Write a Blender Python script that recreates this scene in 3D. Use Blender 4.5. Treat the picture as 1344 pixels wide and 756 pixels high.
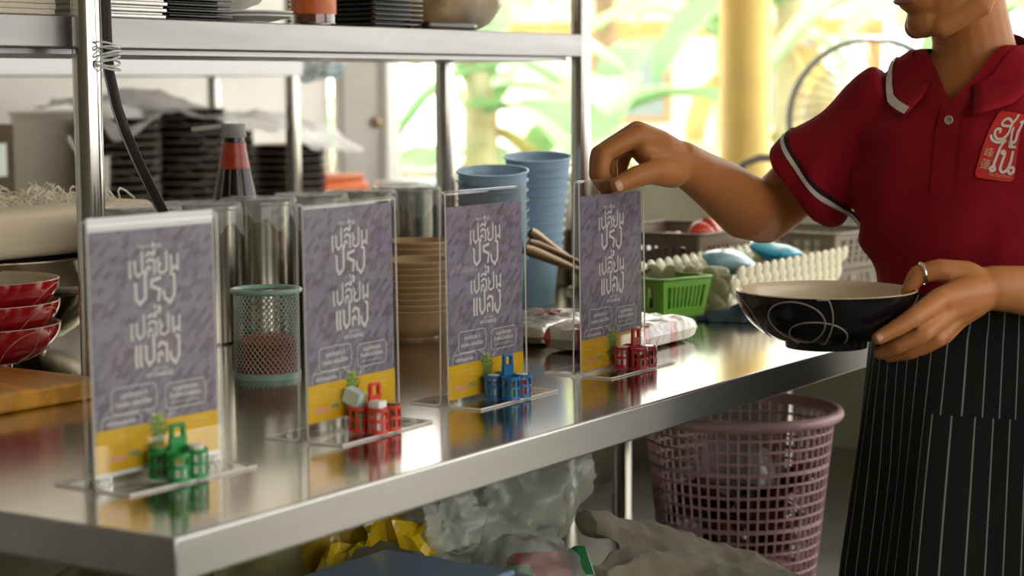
import bpy, bmesh, math, random
from mathutils import Vector, Matrix, Euler, noise
from mathutils.bvhtree import BVHTree
PI = math.pi
random.seed(7)
S = bpy.context.scene
for o in list(bpy.data.objects): bpy.data.objects.remove(o)
COL = S.collection
ZT = 0.86                      # height of the steel worktop above the floor

# ------------------------------------------------------------------ camera
def set_camera():
    yaw, pit, rol = math.radians(32.7635), math.radians(5.7948), math.radians(-0.4402)
    fw = Vector((math.cos(yaw)*math.cos(pit), math.sin(yaw)*math.cos(pit), -math.sin(pit)))
    r = Vector((math.sin(yaw), -math.cos(yaw), 0)); u = r.cross(fw)
    r2 = r*math.cos(rol)+u*math.sin(rol); u2 = u*math.cos(rol)-r*math.sin(rol)
    m = Matrix((r2, u2, -fw)).transposed().to_4x4()
    m.translation = Vector((-1.0964, -1.0119, ZT+0.3386))
    cd = bpy.data.cameras.new('camera'); c = bpy.data.objects.new('camera', cd); COL.objects.link(c)
    c.matrix_world = m
    cd.sensor_width = 36; cd.sensor_fit = 'HORIZONTAL'; cd.lens = 69.22
    cd.clip_start = .05; cd.clip_end = 200
    cd.dof.use_dof = True; cd.dof.focus_distance = 2.34; cd.dof.aperture_fstop = 5.0
    S.camera = c
set_camera()

# ------------------------------------------------------------------ world, sun, exposure
w = bpy.data.worlds.new('sky'); S.world = w; w.use_nodes = True
bg = w.node_tree.nodes['Background']; bg.inputs[0].default_value = (1.0, .985, .95, 1); bg.inputs[1].default_value = 3.6
sd = bpy.data.lights.new('sun', 'SUN'); sd.energy = 13; sd.angle = math.radians(3); sd.color = (1, .95, .85)
so = bpy.data.objects.new('sun', sd); COL.objects.link(so)
so.rotation_euler = Vector((-.75, -.25, -1.0)).to_track_quat('-Z', 'Y').to_euler()
S.view_settings.view_transform = 'Standard'; S.view_settings.look = 'None'
S.view_settings.exposure = 0.0; S.view_settings.gamma = 1.0; S.view_settings.use_curve_mapping = False

# ------------------------------------------------------------------ helpers
def M(name, col, rough=.5, metal=0., trans=0., ior=1.45, alpha=1., nz=None, bump=None, coat=0., sss=0., emit=0., spec=.5, stretch=None, sheen=0., transl=0.):
    m = bpy.data.materials.new(name); m.use_nodes = True
    nt = m.node_tree; b = nt.nodes['Principled BSDF']
    b.inputs['Base Color'].default_value = (*col, 1)
    b.inputs['Roughness'].default_value = rough; b.inputs['Metallic'].default_value = metal
    b.inputs['Transmission Weight'].default_value = trans; b.inputs['IOR'].default_value = ior
    b.inputs['Alpha'].default_value = alpha; b.inputs['Coat Weight'].default_value = coat
    b.inputs['Specular IOR Level'].default_value = spec
    if sheen: b.inputs['Sheen Weight'].default_value = sheen
    if sss:
        b.inputs['Subsurface Weight'].default_value = sss; b.inputs['Subsurface Radius'].default_value = (.012, .004, .002)
        b.inputs['Subsurface Scale'].default_value = 1.0
    if emit:
        b.inputs['Emission Color'].default_value = (*col, 1); b.inputs['Emission Strength'].default_value = emit
    tc = None
    def coords():
        nonlocal tc
        if tc is None:
            tc = nt.nodes.new('ShaderNodeTexCoord')
            if stretch:
                mp = nt.nodes.new('ShaderNodeMapping'); mp.inputs['Scale'].default_value = stretch
                nt.links.new(tc.outputs['Object'], mp.inputs[0]); tc = mp
                return mp.outputs[0]
        return tc.outputs['Object'] if tc.bl_idname == 'ShaderNodeTexCoord' else tc.outputs[0]
    if nz:
        sc, amt = nz[0], nz[1]
        col2 = nz[2] if len(nz) > 2 else tuple(max(0, c*(1-amt)) for c in col)
        n = nt.nodes.new('ShaderNodeTexNoise'); n.inputs['Scale'].default_value = sc; n.inputs['Detail'].default_value = 4
        nt.links.new(coords(), n.inputs['Vector'])
        r = nt.nodes.new('ShaderNodeValToRGB'); r.color_ramp.elements[0].position = .35; r.color_ramp.elements[1].position = .65
        r.color_ramp.elements[0].color = (*col2, 1); r.color_ramp.elements[1].color = (*[min(1, c*(1+amt*.3)) for c in col], 1)
        nt.links.new(n.outputs['Fac'], r.inputs[0]); nt.links.new(r.outputs[0], b.inputs['Base Color'])
    if bump:
        n = nt.nodes.new('ShaderNodeTexNoise'); n.inputs['Scale'].default_value = bump[0]; n.inputs['Detail'].default_value = 3
        nt.links.new(coords(), n.inputs['Vector'])
        bp = nt.nodes.new('ShaderNodeBump'); bp.inputs['Strength'].default_value = bump[1]; bp.inputs['Distance'].default_value = bump[2] if len(bump) > 2 else .002
        nt.links.new(n.outputs['Fac'], bp.inputs['Height']); nt.links.new(bp.outputs[0], b.inputs['Normal'])
    if transl:
        t = nt.nodes.new('ShaderNodeBsdfTranslucent'); t.inputs[0].default_value = (*col, 1)
        mx = nt.nodes.new('ShaderNodeMixShader'); mx.inputs[0].default_value = transl
        out = nt.nodes['Material Output']
        nt.links.new(b.outputs[0], mx.inputs[1]); nt.links.new(t.outputs[0], mx.inputs[2]); nt.links.new(mx.outputs[0], out.inputs[0])
    return m

class G:
    def __init__(s): s.v = []; s.f = []; s.mi = []; s.cur = 0; s.flat = []
    def add(s, vs, fs, T=None):
        k = len(s.v)
        s.v += [tuple(T @ Vector(p)) if T else tuple(p) for p in vs]
        for f in fs: s.f.append(tuple(i+k for i in f)); s.mi.append(s.cur)
        return s
    def box(s, c, d, T=None, taper=(1, 1)):
        x, y, z = c; a, b, h = d[0]/2, d[1]/2, d[2]/2
        tx, ty = taper
        vs = [(x+sx*a*(tx if sz > 0 else 1), y+sy*b*(ty if sz > 0 else 1), z+sz*h) for sz in (-1, 1) for sx, sy in ((-1, -1), (1, -1), (1, 1), (-1, 1))]
        return s.add(vs, [(3, 2, 1, 0), (4, 5, 6, 7), (0, 1, 5, 4), (1, 2, 6, 5), (2, 3, 7, 6), (3, 0, 4, 7)], T)
    def bbox(s, c, d, r=.003, T=None):
        # box with chamfered edges: rings of an octagonal-ish rounded rectangle
        x, y, z = c; a, b, h = d[0]/2, d[1]/2, d[2]/2
        r = min(r, a*.98, b*.98, h*.98); rings = []
        def ring(ins, zz, rr):
            pts = []
            for (cx, cy, a0) in ((a-r, b-r, 0), (-a+r, b-r, 90), (-a+r, -b+r, 180), (a-r, -b+r, 270)):
                for k in (0, 30, 60, 90):
                    t = math.radians(a0+k); pts.append((x+cx+math.cos(t)*rr, y+cy+math.sin(t)*rr, zz))
            return pts
        for k in (90, 60, 30, 0):
            t = math.radians(k); rings.append(ring(0, z-h+r-r*math.sin(t), max(r*math.cos(t), 1e-5)))
        for k in (0, 30, 60, 90):
            t = math.radians(k); rings.append(ring(0, z+h-r+r*math.sin(t), max(r*math.cos(t), 1e-5)))
        k0 = len(s.f); s.loft(rings, True, True, T)
        s.flat += [k0+3*16+j for j in (3, 7, 11, 15)]+[len(s.f)-1, len(s.f)-2]
        return s
    def loft(s, rings, cap0=True, cap1=True, T=None, closed=True, loop=False):
        n = len(rings[0]); vs = [p for r in rings for p in r]; fs = []
        m = len(rings)
        for i in range(m if loop else m-1):
            for j in range(n if closed else n-1):
                a = i*n+j; b = i*n+(j+1) % n; i2 = (i+1) % m
                fs.append((a, b, i2*n+(j+1) % n, i2*n+j))
        if not loop and cap0: fs.append(tuple(range(n-1, -1, -1)))
        if not loop and cap1: fs.append(tuple(range((m-1)*n, m*n)))
        return s.add(vs, fs, T)
    def lathe(s, prof, seg=32, T=None, arc=2*PI, mats=None):
        vs = []; idx = []
        for r, z in prof:
            if abs(r) < 1e-6: idx.append([len(vs)]*seg); vs.append((0, 0, z))
            else:
                st = len(vs); idx.append([st+k for k in range(seg)])
                vs += [(r*math.cos(2*PI*k/seg), r*math.sin(2*PI*k/seg), z) for k in range(seg)]
        k0 = len(s.v); s.v += [tuple(T @ Vector(p)) if T else p for p in vs]
        for i in range(len(prof)-1):
            for j in range(seg):
                q = []
                for a in (idx[i][j], idx[i][(j+1) % seg], idx[i+1][(j+1) % seg], idx[i+1][j]):
                    if a not in q: q.append(a)
                if len(q) > 2: s.f.append(tuple(k0+a for a in q)); s.mi.append(mats[i] if mats else s.cur)
        return s
    def tube(s, path, r, seg=8, closed=False, caps=True, T=None, flat=1., up=None, dome=False):
        P = [Vector(p) for p in path]; n = len(P); R = r if isinstance(r, (list, tuple)) else [r]*n
        rings = []; prev = None
        for i in range(n):
            if closed: t = P[(i+1) % n]-P[i-1]
            else: t = P[min(i+1, n-1)]-P[max(i-1, 0)]
            t.normalize()
            if prev is None:
                a = Vector(up) if up else (Vector((0, 0, 1)) if abs(t.z) < .9 else Vector((1, 0, 0)))
                u = (a-t*a.dot(t)).normalized()
            else: u = (prev-t*prev.dot(t)).normalized()
            prev = u; v = t.cross(u)
            if dome and not closed and i == 0:
                for k in (75, 50, 25): rings.append([tuple(P[0]-t*R[0]*math.sin(math.radians(k))+(u*math.cos(2*PI*j/seg)*flat+v*math.sin(2*PI*j/seg))*R[0]*math.cos(math.radians(k))) for j in range(seg)])
            rings.append([tuple(P[i]+(u*math.cos(2*PI*j/seg)*flat+v*math.sin(2*PI*j/seg))*R[i]) for j in range(seg)])
            if dome and not closed and i == n-1:
                for k in (25, 50, 75): rings.append([tuple(P[i]+t*R[i]*math.sin(math.radians(k))+(u*math.cos(2*PI*j/seg)*flat+v*math.sin(2*PI*j/seg))*R[i]*math.cos(math.radians(k))) for j in range(seg)])
        return s.loft(rings, caps, caps, T, True, closed)
    def ball(s, c, r, T=None, u=16, v=10):
        rx, ry, rz = r if isinstance(r, (list, tuple)) else (r, r, r)
        k = len(s.v)
        s.lathe([(math.sin(PI*i/v) if 0 < i < v else 0, -math.cos(PI*i/v)) for i in range(v+1)], u)
        for i in range(k, len(s.v)):
            p = Vector((s.v[i][0]*rx+c[0], s.v[i][1]*ry+c[1], s.v[i][2]*rz+c[2])); s.v[i] = tuple(T @ p) if T else tuple(p)
        return s
    def grid(s, fn, nu, nv, T=None):
        vs = [fn(i/nu, j/nv) for i in range(nu+1) for j in range(nv+1)]
        fs = [(i*(nv+1)+j, (i+1)*(nv+1)+j, (i+1)*(nv+1)+j+1, i*(nv+1)+j+1) for i in range(nu) for j in range(nv)]
        return s.add(vs, fs, T)
    def move(s, d): s.v = [(a+d[0], b+d[1], c+d[2]) for a, b, c in s.v]; return s
    def tf(s, T): s.v = [tuple(T @ Vector(p)) for p in s.v]; return s
    def noise(s, amt, sc, seed=0, axis=None):
        out = []
        for p in s.v:
            d = noise.noise_vector(Vector(p)*sc+Vector((seed*7.3, seed*3.1, seed)))*amt
            out.append((p[0]+d.x, p[1]+d.y, p[2]+d.z))
        s.v = out; return s
    def mesh(s, name, mats, smooth=True, fix=True):
        me = bpy.data.meshes.new(name); me.from_pydata(s.v, [], s.f)
        for m in (mats if isinstance(mats, (list, tuple)) else [mats]): me.materials.append(m)
        if any(s.mi): me.polygons.foreach_set('material_index', s.mi)
        if fix:
            bm = bmesh.new(); bm.from_mesh(me); bmesh.ops.recalc_face_normals(bm, faces=bm.faces); bm.to_mesh(me); bm.free()
        if smooth:
            me.polygons.foreach_set('use_smooth', [True]*len(me.polygons)); me.set_sharp_from_angle(angle=math.radians(40))
            for i in s.flat: me.polygons[i].use_smooth = False
        me.update(); return me

def obj(name, g, mats, parent=None, loc=(0, 0, 0), rot=(0, 0, 0), smooth=True, fix=True):
    me = g if isinstance(g, bpy.types.Mesh) else g.mesh(name, mats, smooth, fix)
    o = bpy.data.objects.new(name, me); COL.objects.link(o)
    o.location = loc; o.rotation_euler = rot
    if parent: o.parent = parent
    return o
def tag(o, label=None, cat=None, group=None, kind=None):
    if label: o['label'] = label
    if cat: o['category'] = cat
    if group: o['group'] = group
    if kind: o['kind'] = kind
    return o
def thing(name, label, cat, loc=(0, 0, 0), rz=0, group=None, rot=None):
    o = bpy.data.objects.new(name, None); COL.objects.link(o); o.empty_display_size = .05
    o.location = loc; o.rotation_euler = rot if rot else (0, 0, rz)
    return tag(o, label, cat, group)
def copy_tree(o, label=None, loc=None, rot=None, parent=None):
    c = o.copy(); COL.objects.link(c)
    if parent is not None: c.parent = parent
    if label: c['label'] = label
    if loc is not None: c.location = loc
    if rot is not None: c.rotation_euler = rot
    for ch in list(o.children): copy_tree(ch, parent=c)
    return c
def struct(name, g, mats, label=None, parent=None, smooth=False, **k):
    o = obj(name, g, mats, parent, smooth=smooth, **k)
    if not parent: o['kind'] = 'structure'
    if label: o['label'] = label
    return o
def remesh(g, vox, smooth_it=4, fac=.5):
    me = g.mesh('tmp', []) if False else None
    me = bpy.data.meshes.new('tmp'); me.from_pydata(g.v, [], g.f)
    bm = bmesh.new(); bm.from_mesh(me); bmesh.ops.recalc_face_normals(bm, faces=bm.faces); bm.to_mesh(me); bm.free()
    o = bpy.data.objects.new('tmp', me); COL.objects.link(o)
    md = o.modifiers.new('r', 'REMESH'); md.mode = 'VOXEL'; md.voxel_size = vox
    if smooth_it:
        sm = o.modifiers.new('s', 'SMOOTH'); sm.factor = fac; sm.iterations = smooth_it
    dg = bpy.context.evaluated_depsgraph_get()
    r = bpy.data.meshes.new_from_object(o.evaluated_get(dg))
    bpy.data.objects.remove(o); bpy.data.meshes.remove(me)
    r.materials.clear()
    r.polygons.foreach_set('use_smooth', [True]*len(r.polygons))
    return r
ORD = ['topmost', 'second from the top', 'third from the top', 'fourth from the top', 'fifth from the top', 'sixth from the top', 'seventh from the top', 'eighth from the top',
       'ninth from the top', 'tenth from the top', 'eleventh from the top', 'twelfth from the top', 'thirteenth from the top', 'fourteenth from the top', 'fifteenth from the top', 'sixteenth from the top']
def W(x, y, z=0): return (x, y, ZT+z)

# ------------------------------------------------------------------ shared materials
steel_top = M('steel_top', (.51, .455, .385), .13, 1, nz=(60, .06), bump=(200, .03, .0004), stretch=(.06, 1, 1))
steel = M('steel', (.38, .36, .29), .20, 1, nz=(30, .15))
shelf_steel = M('steel_shelf', (.38, .37, .365), .5, 1, nz=(40, .1, (.33, .32, .315)), stretch=(.1, 1, 1))
steel_sat = M('steel_satin', (.66, .65, .65), .30, 1, nz=(40, .06), stretch=(.1, 1, 1))
steel_dk = M('steel_dark', (.25, .25, .25), .3, 1)
chrome = M('chrome', (.52, .50, .45), .12, 1)
white_pl = M('white_plastic', (.80, .78, .74), .4)
black_gl = M('black_glaze', (.006, .006, .007), .14, spec=.4)
beige_gl = M('beige_glaze', (.62, .50, .36), .25, coat=.2)
def acrylic():
    m = M('acrylic', (1, 1, 1)); nt = m.node_tree; out = nt.nodes['Material Output']
    tr = nt.nodes.new('ShaderNodeBsdfTransparent'); tr.inputs[0].default_value = (.975, .98, .975, 1)
    gl = nt.nodes.new('ShaderNodeBsdfGlossy'); gl.inputs['Roughness'].default_value = .02
    fr = nt.nodes.new('ShaderNodeFresnel'); ge = nt.nodes.new('ShaderNodeNewGeometry'); mr = nt.nodes.new('ShaderNodeMapRange'); mr.inputs['To Min'].default_value = 1.49; mr.inputs['To Max'].default_value = 1/1.49
    nt.links.new(ge.outputs['Backfacing'], mr.inputs['Value']); nt.links.new(mr.outputs[0], fr.inputs[0])
    mx = nt.nodes.new('ShaderNodeMixShader'); nt.links.new(fr.outputs[0], mx.inputs[0]); nt.links.new(tr.outputs[0], mx.inputs[1]); nt.links.new(gl.outputs[0], mx.inputs[2]); nt.links.new(mx.outputs[0], out.inputs[0])
    return m
acryl = acrylic(); acryl_edge = M('acrylic_edge', (.92, .88, .85), .2, transl=.35)
film = M('plastic_film', (.86, .87, .86), .07, alpha=.20, spec=.9)
bag_clear = M('bag_clear', (.52, .54, .44), .25, alpha=.58, bump=(20, .9, .012), spec=.8)
# ================================================================== SETTING
plaster = M('plaster_pale', (.84, .82, .79), .8, nz=(3, .08), bump=(60, .1))
olive_wall = M('wall_olive', (.30, .28, .18), .8, nz=(5, .25))
brown_wall = M('wall_brown', (.20, .17, .13), .8, nz=(2, .2))
floor_m = M('floor_concrete', (.13, .12, .10), .5, nz=(4, .2))
g = G().box((.9, -.3, -.05), (7.4, 6.6, .1)); struct('floor', g, floor_m, 'grey concrete floor of the open kitchen')
g = G().box((.9, -.25, 2.75), (7.6, 6.9, .1)); struct('ceiling', g, M('ceiling_board', (.45, .42, .38), .9, nz=(3, .1)), 'unseen board ceiling over the kitchen, put in to block sky light')  # not in view; included to shut sky light out of the interior
g = G().box((.45, 2.84, 1.35), (6.6, .12, 2.7)); struct('wall_back', g, plaster, 'pale plaster wall behind the rear counter')
g = G().box((-2.65, -.35, 1.35), (.1, 6.6, 2.7)); struct('wall_left', g, brown_wall, 'brown side wall')
g = G().box((1.3, 1.15, .42), (2.7, .05, .80)).box((2.68, .55, .42), (.05, 1.25, .80)); struct('wall_partition', g, olive_wall, 'low olive partition behind the steel worktop')
g = G().box((.9, -3.5, .5), (7.2, .1, 1.0)); struct('front_light_block', g, brown_wall, 'unseen low brown wall added to block ground light from the front')  # out of view, added to keep outdoor ground light from under the table
g = G().box((4.45, .1, (ZT+.065)/2), (.1, 6.2, ZT+.065)); struct('wall_garden', g, M('parapet', (.34, .33, .26), .8, nz=(6, .2)), 'low grey-green parapet wall at the garden opening')
g = G().bbox((4.0, 2.76, 1.35), (.07, .10, 2.7), .006); struct('trim_1', g, M('white_paint', (.85, .84, .82), .5), 'white painted jamb at the edge of the garden opening')
g = G().lathe([(0, 0), (.078, 0), (.078, 2.7), (0, 2.7)], 32); g.move((4.4, 1.669, 0)); struct('trim_2', g, M('yellow_paint', (.95, .66, .20), .5, nz=(8, .08)), 'yellow painted round pillar at the garden opening', smooth=True)
d = struct('door_1', G().bbox((3.865, 2.755, 1.05), (.19, .04, 2.1), .004), M('door_grey', (.40, .38, .36), .6, nz=(5, .1)), 'narrow grey door leaf beside the white jamb')
obj('knob', G().ball((0, 0, 0), .018), M('brass_dull', (.35, .27, .18), .35, .8), d, (3.925, 2.725, ZT+.235))
g = G()
g.box((4, 0, -.18), (60, 60, .16)); struct('ground', g, M('ground_outdoor', (.72, .70, .62), .9, nz=(.5, .15, (.55, .60, .42))), 'sunlit ground outside the kitchen')

# ================================================================== WORK TABLE
t = thing('work_table', 'long stainless steel work table with folded front edge', 'table', (0, 0, 0))
TX, TY = 2.6, 1.10
g = G().bbox((TX/2, TY/2, ZT-.0179), (TX, TY, .0358), .0022); tt = obj('tabletop', g, [steel_top, steel_sat], t)
for p_ in tt.data.polygons:
    if abs(p_.normal.z) < .8: p_.material_index = 1
g = G().bbox((TX/2, .42, ZT-.395), (TX-.12, .70, .025), .003); obj('undershelf', g, steel, t)
leg = G().tube([(0, 0, .03), (0, 0, ZT-.036)], .018, 16)
foot = G().lathe([(0, 0), (.022, 0), (.022, .012), (.012, .02), (.012, .032), (0, .032)], 16)
lm = fm = None
for (x, y) in ((.07, .07), (.07, .66), (1.80, .63), (TX-.07, .07), (TX-.07, .66), (1.73, .70)):
    lg = obj('leg', lm or leg, chrome, t, (x, y, 0)); lm = lg.data
    ft = obj('foot', fm or foot, steel_dk, lg); fm = ft.data

# ================================================================== OVERSHELF
SY, SZ = .6486, .4251
t = thing('overshelf', 'raised stainless steel shelf on round posts above the work table', 'shelf', W(0, 0, 0))
g = G().bbox((1.02, SY+.145, SZ-.018), (1.365, .29, .037), .002); obj('shelf_board', g, shelf_steel, t)
g = G().box((1.02, SY+.145, SZ-.040), (1.33, .25, .006)); obj('underside_channel', g, steel_dk, t)
for (x, y) in ((.5553, .630), (1.716, .660), (.5553, .925), (1.705, .925)):
    p = obj('post', G().tube([(x, y, 0), (x, y, .64)], .0165, 24), chrome, t)
    obj('flange', G().lathe([(0, 0), (.028, 0), (.028, .004), (.0175, .010), (0, .010)], 24).move((x, y, 0)), steel, p)

# strap tied to the left post
def strap():
    t = thing('rubber_strap', 'black rubber strap tied to the near shelf post and hanging to the canisters', 'strap', W(.60, .62, .2))
    P = [(0.5908, 0.6307, 0.4965), (0.5861, 0.6281, 0.4438), (0.5831, 0.6245, 0.3999), (0.5810, 0.6204, 0.3604), (0.5860, 0.6146, 0.3208), (0.5926, 0.6077, 0.2898), (0.6118, 0.6091, 0.2581), (0.6395, 0.6156, 0.2255), (0.6749, 0.6288, 0.1932)]
    P = [Vector(p)-Vector((.6, .62, .2)) for p in P]
    fine = []
    for i in range(len(P)-1):
        for k in range(4): fine.append(P[i].lerp(P[i+1], k/4))
    fine.append(P[-1])
    obj('strap_band', G().tube(fine, .0068, 10, flat=.30, up=(.84, .54, 0)), M('rubber_black', (.030, .024, .020), .45), t)
    obj('stitching', G().tube([p+Vector((-.0050, .0030, 0)) for p in fine], .0008, 6), M('stitch', (.35, .32, .28), .7), t)
    for k in range(6):
        z = .366+k*.005
        a = [(.568+.018*math.cos(q*PI/8+.6)-.6, .6095+.010*math.sin(q*PI/8+.6)-.62, z-.2+.004*math.sin(q*PI/8+k)) for q in range(16)]
        obj('tie_wrap', G().tube(a, .0012, 5, closed=True), M('tape_clear%d' % k, (.7, .72, .68), .15, alpha=.7), t)
strap()

# ================================================================== ACRYLIC SIGNS
SW, SH, PW, PH = .1561, .23, .148, .207
def nz_front(z): return -(.003+.002*(1-z/SH))
def sign_profile():
    path = [(.0459, .001)]+[(.0105, .001), (.0078, .0016), (.0060, .0034), (.0052, .006)]
    path += [(.0032, SH-.006)]
    for k in range(0, 181, 30):
        a = math.radians(k); path.append((.0031*math.cos(a), SH-.0041+.0031*math.sin(a)))
    path += [(-.0032, SH-.006), (-.0052, .006), (-.0060, .0034), (-.0078, .0016), (-.0105, .001), (-.0466, .001)]
    return path
def sign_mesh():
    P = [Vector((a, b)) for a, b in sign_profile()]; L = []; R = []; th = .001
    for i, p in enumerate(P):
        t = (P[min(i+1, len(P)-1)]-P[max(i-1, 0)]).normalized(); n = Vector((-t.y, t.x))
        L.append(p+n*th); R.append(p-n*th)
    g = G(); n = len(P); vs = []; fs = []
    for x in (0, SW): vs += [(x, q.x, q.y) for q in L]+[(x, q.x, q.y) for q in R]
    k = 2*n
    for i in range(n-1):
        fs += [(i, i+1, k+i+1, k+i), (n+i, k+n+i, k+n+i+1, n+i+1), (i, n+i, n+i+1, i+1), (k+i, k+i+1, k+n+i+1, k+n+i)]
    fs += [(0, k, k+n, n), (n-1, n+n-1, k+n+n-1, k+n-1)]
    g.add(vs, fs)
    g.mi = [(1 if q % 4 > 1 or q >= 4*(n-1) else 0) for q in range(len(fs))]
    return g
sign_me = sign_mesh().mesh('holder', [acryl, acryl_edge], False)
def poster_material():
    m = M('poster_weave', (.2, .18, .22), .55); nt = m.node_tree; b = nt.nodes['Principled BSDF']
    tc = nt.nodes.new('ShaderNodeTexCoord'); mp = nt.nodes.new('ShaderNodeMapping')
    nt.links.new(tc.outputs['Object'], mp.inputs[0])
    mp.inputs['Rotation'].default_value = (PI/2, 0, math.radians(40)); 
    n1 = nt.nodes.new('ShaderNodeTexNoise'); n1.inputs['Scale'].default_value = 26; n1.inputs['Detail'].default_value = 3
    nt.links.new(tc.outputs['Object'], n1.inputs[0])
    br = nt.nodes.new('ShaderNodeTexBrick'); br.inputs['Scale'].default_value = 1
    br.inputs['Brick Width'].default_value = .0095; br.inputs['Row Height'].default_value = .0046; br.inputs['Mortar Size'].default_value = .0002; br.inputs['Bias'].default_value = -.28
    br.inputs['Color1'].default_value = (.27, .24, .31, 1); br.inputs['Color2'].default_value = (.045, .016, .04, 1); br.inputs['Mortar'].default_value = (.24, .22, .26, 1)
    nt.links.new(mp.outputs[0], br.inputs[0])
    r = nt.nodes.new('ShaderNodeValToRGB')
    for i, (p, c) in enumerate(((.30, (.17, .16, .24)), (.47, (.28, .25, .32)), (.56, (.25, .20, .25)), (.66, (.26, .10, .10)))):
        e = r.color_ramp.elements[i] if i < 2 else r.color_ramp.elements.new(p)
        e.position = p; e.color = (*c, 1)
    nt.links.new(n1.outputs['Fac'], r.inputs[0])
    mx = nt.nodes.new('ShaderNodeMixRGB'); mx.inputs[0].default_value = .78
    nt.links.new(r.outputs[0], mx.inputs[1]); nt.links.new(br.outputs[0], mx.inputs[2]); nt.links.new(mx.outputs[0], b.inputs['Base Color'])
    return m
post_m = poster_material()
ink_white = M('ink_white', (.78, .74, .72), .6); ink_dark = M('ink_shadow', (.10, .06, .07), .6)
ink_yel = M('ink_yellow', (.76, .44, .004), .55, nz=(18, .15)); ink_green = M('ink_green', (.20, .32, .05), .6, nz=(300, .5)); ink_pink = M('ink_pink', (.72, .30, .28), .6)
ink_teal = M('ink_teal', (.10, .30, .24), .6); ink_lime = M('ink_lime', (.36, .46, .05), .6); ink_pale = M('ink_pale_yellow', (.80, .62, .22), .6); paper = M('paper_white', (.82, .82, .80), .6)

def ribbon(g, pts, w, nib=None):
    # flat stroke in (u,v); nib = fixed pen vector for calligraphic strokes
    P = [Vector(p) for p in pts]
    for i in range(len(P)-1):
        a, b = P[i], P[i+1]; t = (b-a).normalized(); n = Vector((-t.y, t.x))*w/2
        vs = [a-n, b-n, b+n, a+n]
        g.add([(q.x, 0, q.y) for q in vs], [(0, 1, 2, 3)])
        if i: # joint
            c = [(a.x+w/2*math.cos(k*PI/4), 0, a.y+w/2*math.sin(k*PI/4)) for k in range(8)]; g.add(c, [tuple(range(8))])
GL = {  # brush lettering, one entry per character: list of strokes in a unit box
 'e': [[(.06, .98), (.04, .30), (.10, .02)]],
 'p': [[(.02, .92), (.10, .86), (.10, .30), (.24, .06), (.46, .28), (.46, 1.38)]],
 'l': [[(.06, .06), (.06, .44), (.20, .52), (.26, .30)], [(.06, .72), (.20, .92), (.46, .80), (.46, .02)]],
 'i': [[(.02, 1.12), (.20, 1.28), (.46, 1.12)], [(.46, 1.12), (.46, 1.46)]],
 'm': [[(.42, 1.56), (.40, 1.82)]],
 'y': [[(.06, .95), (.06, .68), (.18, .56), (.06, .40), (.08, .16), (.26, .04), (.48, .20), (.48, 1.24)]],
 'n': [[(.04, .96), (.12, .90), (.12, .10), (.30, .34), (.44, .12)], [(.44, 1.0), (.44, .06)]],
 'r': [[(.46, 1.0), (.10, .92), (.10, .70), (.42, .52), (.34, .04)]],
 'u': [[(.30, -.14), (.40, -.22), (.36, -.46)]],
 'g': [[(.04, .46), (.06, .16), (.28, -.10), (.46, .22), (.46, 1.02), (.30, 1.12)]],
}
ADV = {'e': .20, 'p': .60, 'l': .58, 'y': .60, 'n': .58, 'r': .52, 'g': .58}
def word(g, s, x0, base, h, total, slope=0., pen=.15):
    adv = sum(ADV.get(c, 0) for c in s); sx = total/adv; x = x0; last = x0
    for c in s:
        ox = last if c in 'imu' else x
        for st in GL[c]: ribbon(g, [(ox+p[0]*sx, base+p[1]*h+(ox+p[0]*sx-x0)*slope) for p in st], pen*h if True else 0)
        if c in ADV: last = x; x += ADV[c]*sx
def title_g():
    g = G()
    X = lambda u: u*PW
    Z = lambda v: PH*(1-v)
    word(g, 'eplimyn', X(.30), Z(.207), .0160, X(.42), .04, .155)
    word(g, 'prug', X(.33), Z(.325), .0215, X(.36), .05, .155)
    word(g, 'eplimyn', X(.30), Z(.470), .0160, X(.42), .04, .155)
    word(g, 'eeplg', X(.33), Z(.588), .0205, X(.38), .05, .155)
    return g
title_me = title_g().mesh('title_lettering', ink_white, False, False)
title_sh = title_g().mesh('title_shadow', ink_dark, False, False)
def text_g(body, size, x, z, align='CENTER', bold=0.):
    c = bpy.data.curves.new('t', 'FONT'); c.body = body; c.size = size; c.align_x = align; c.resolution_u = 1; c.offset = bold
    o = bpy.data.objects.new('t', c); COL.objects.link(o); bpy.context.view_layer.update()
    m = bpy.data.meshes.new_from_object(o.evaluated_get(bpy.context.evaluated_depsgraph_get()))
    g = G().add([(v.co.x+x, 0, v.co.y+z) for v in m.vertices], [tuple(p.vertices) for p in m.polygons])
    bpy.data.objects.remove(o); bpy.data.curves.remove(c); bpy.data.meshes.remove(m)
    return g
def merge(*gs):
    r = G()
    for g in gs: r.add(g.v, g.f)
    return r
def bubbles_g():
    g = G(); X = lambda u: u*PW; Z = lambda v: PH*(1-v)
    def rr(u0, u1, v0, v1, tail, openb=False):
        x0, x1, z1, z0 = X(u0), X(u1), Z(v0), Z(v1); r = .005; pts = []
        for cx, cz, a0 in ((x1-r, z1-r, 0), (x0+r, z1-r, 90), (x0+r, z0+r, 180), (x1-r, z0+r, 270)):
            if openb and a0 >= 180: pts.append((x0, z0) if a0 == 180 else (x1, z0)); continue
            for k in range(0, 91, 30):
                a = math.radians(a0+k); pts.append((cx+r*math.cos(a), cz+r*math.sin(a)))
        if not openb: pts.append(pts[0])
        else: pts = pts[-1:]+pts[:-1]
        ribbon(g, pts, .0007)
        if tail: ribbon(g, [(X(tail[0]), z0), (X(tail[1]), z0-.007), (X(tail[2]), z0)], .0007)
    rr(.13, .49, .655, .765, (.40, .47, .45)); rr(.56, .90, .67, .78, (.66, .58, .61)); rr(.05, .36, .770, .82, None, True)
    return g
bub_me = bubbles_g().mesh('speech_bubbles', ink_white, False, False)
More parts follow.
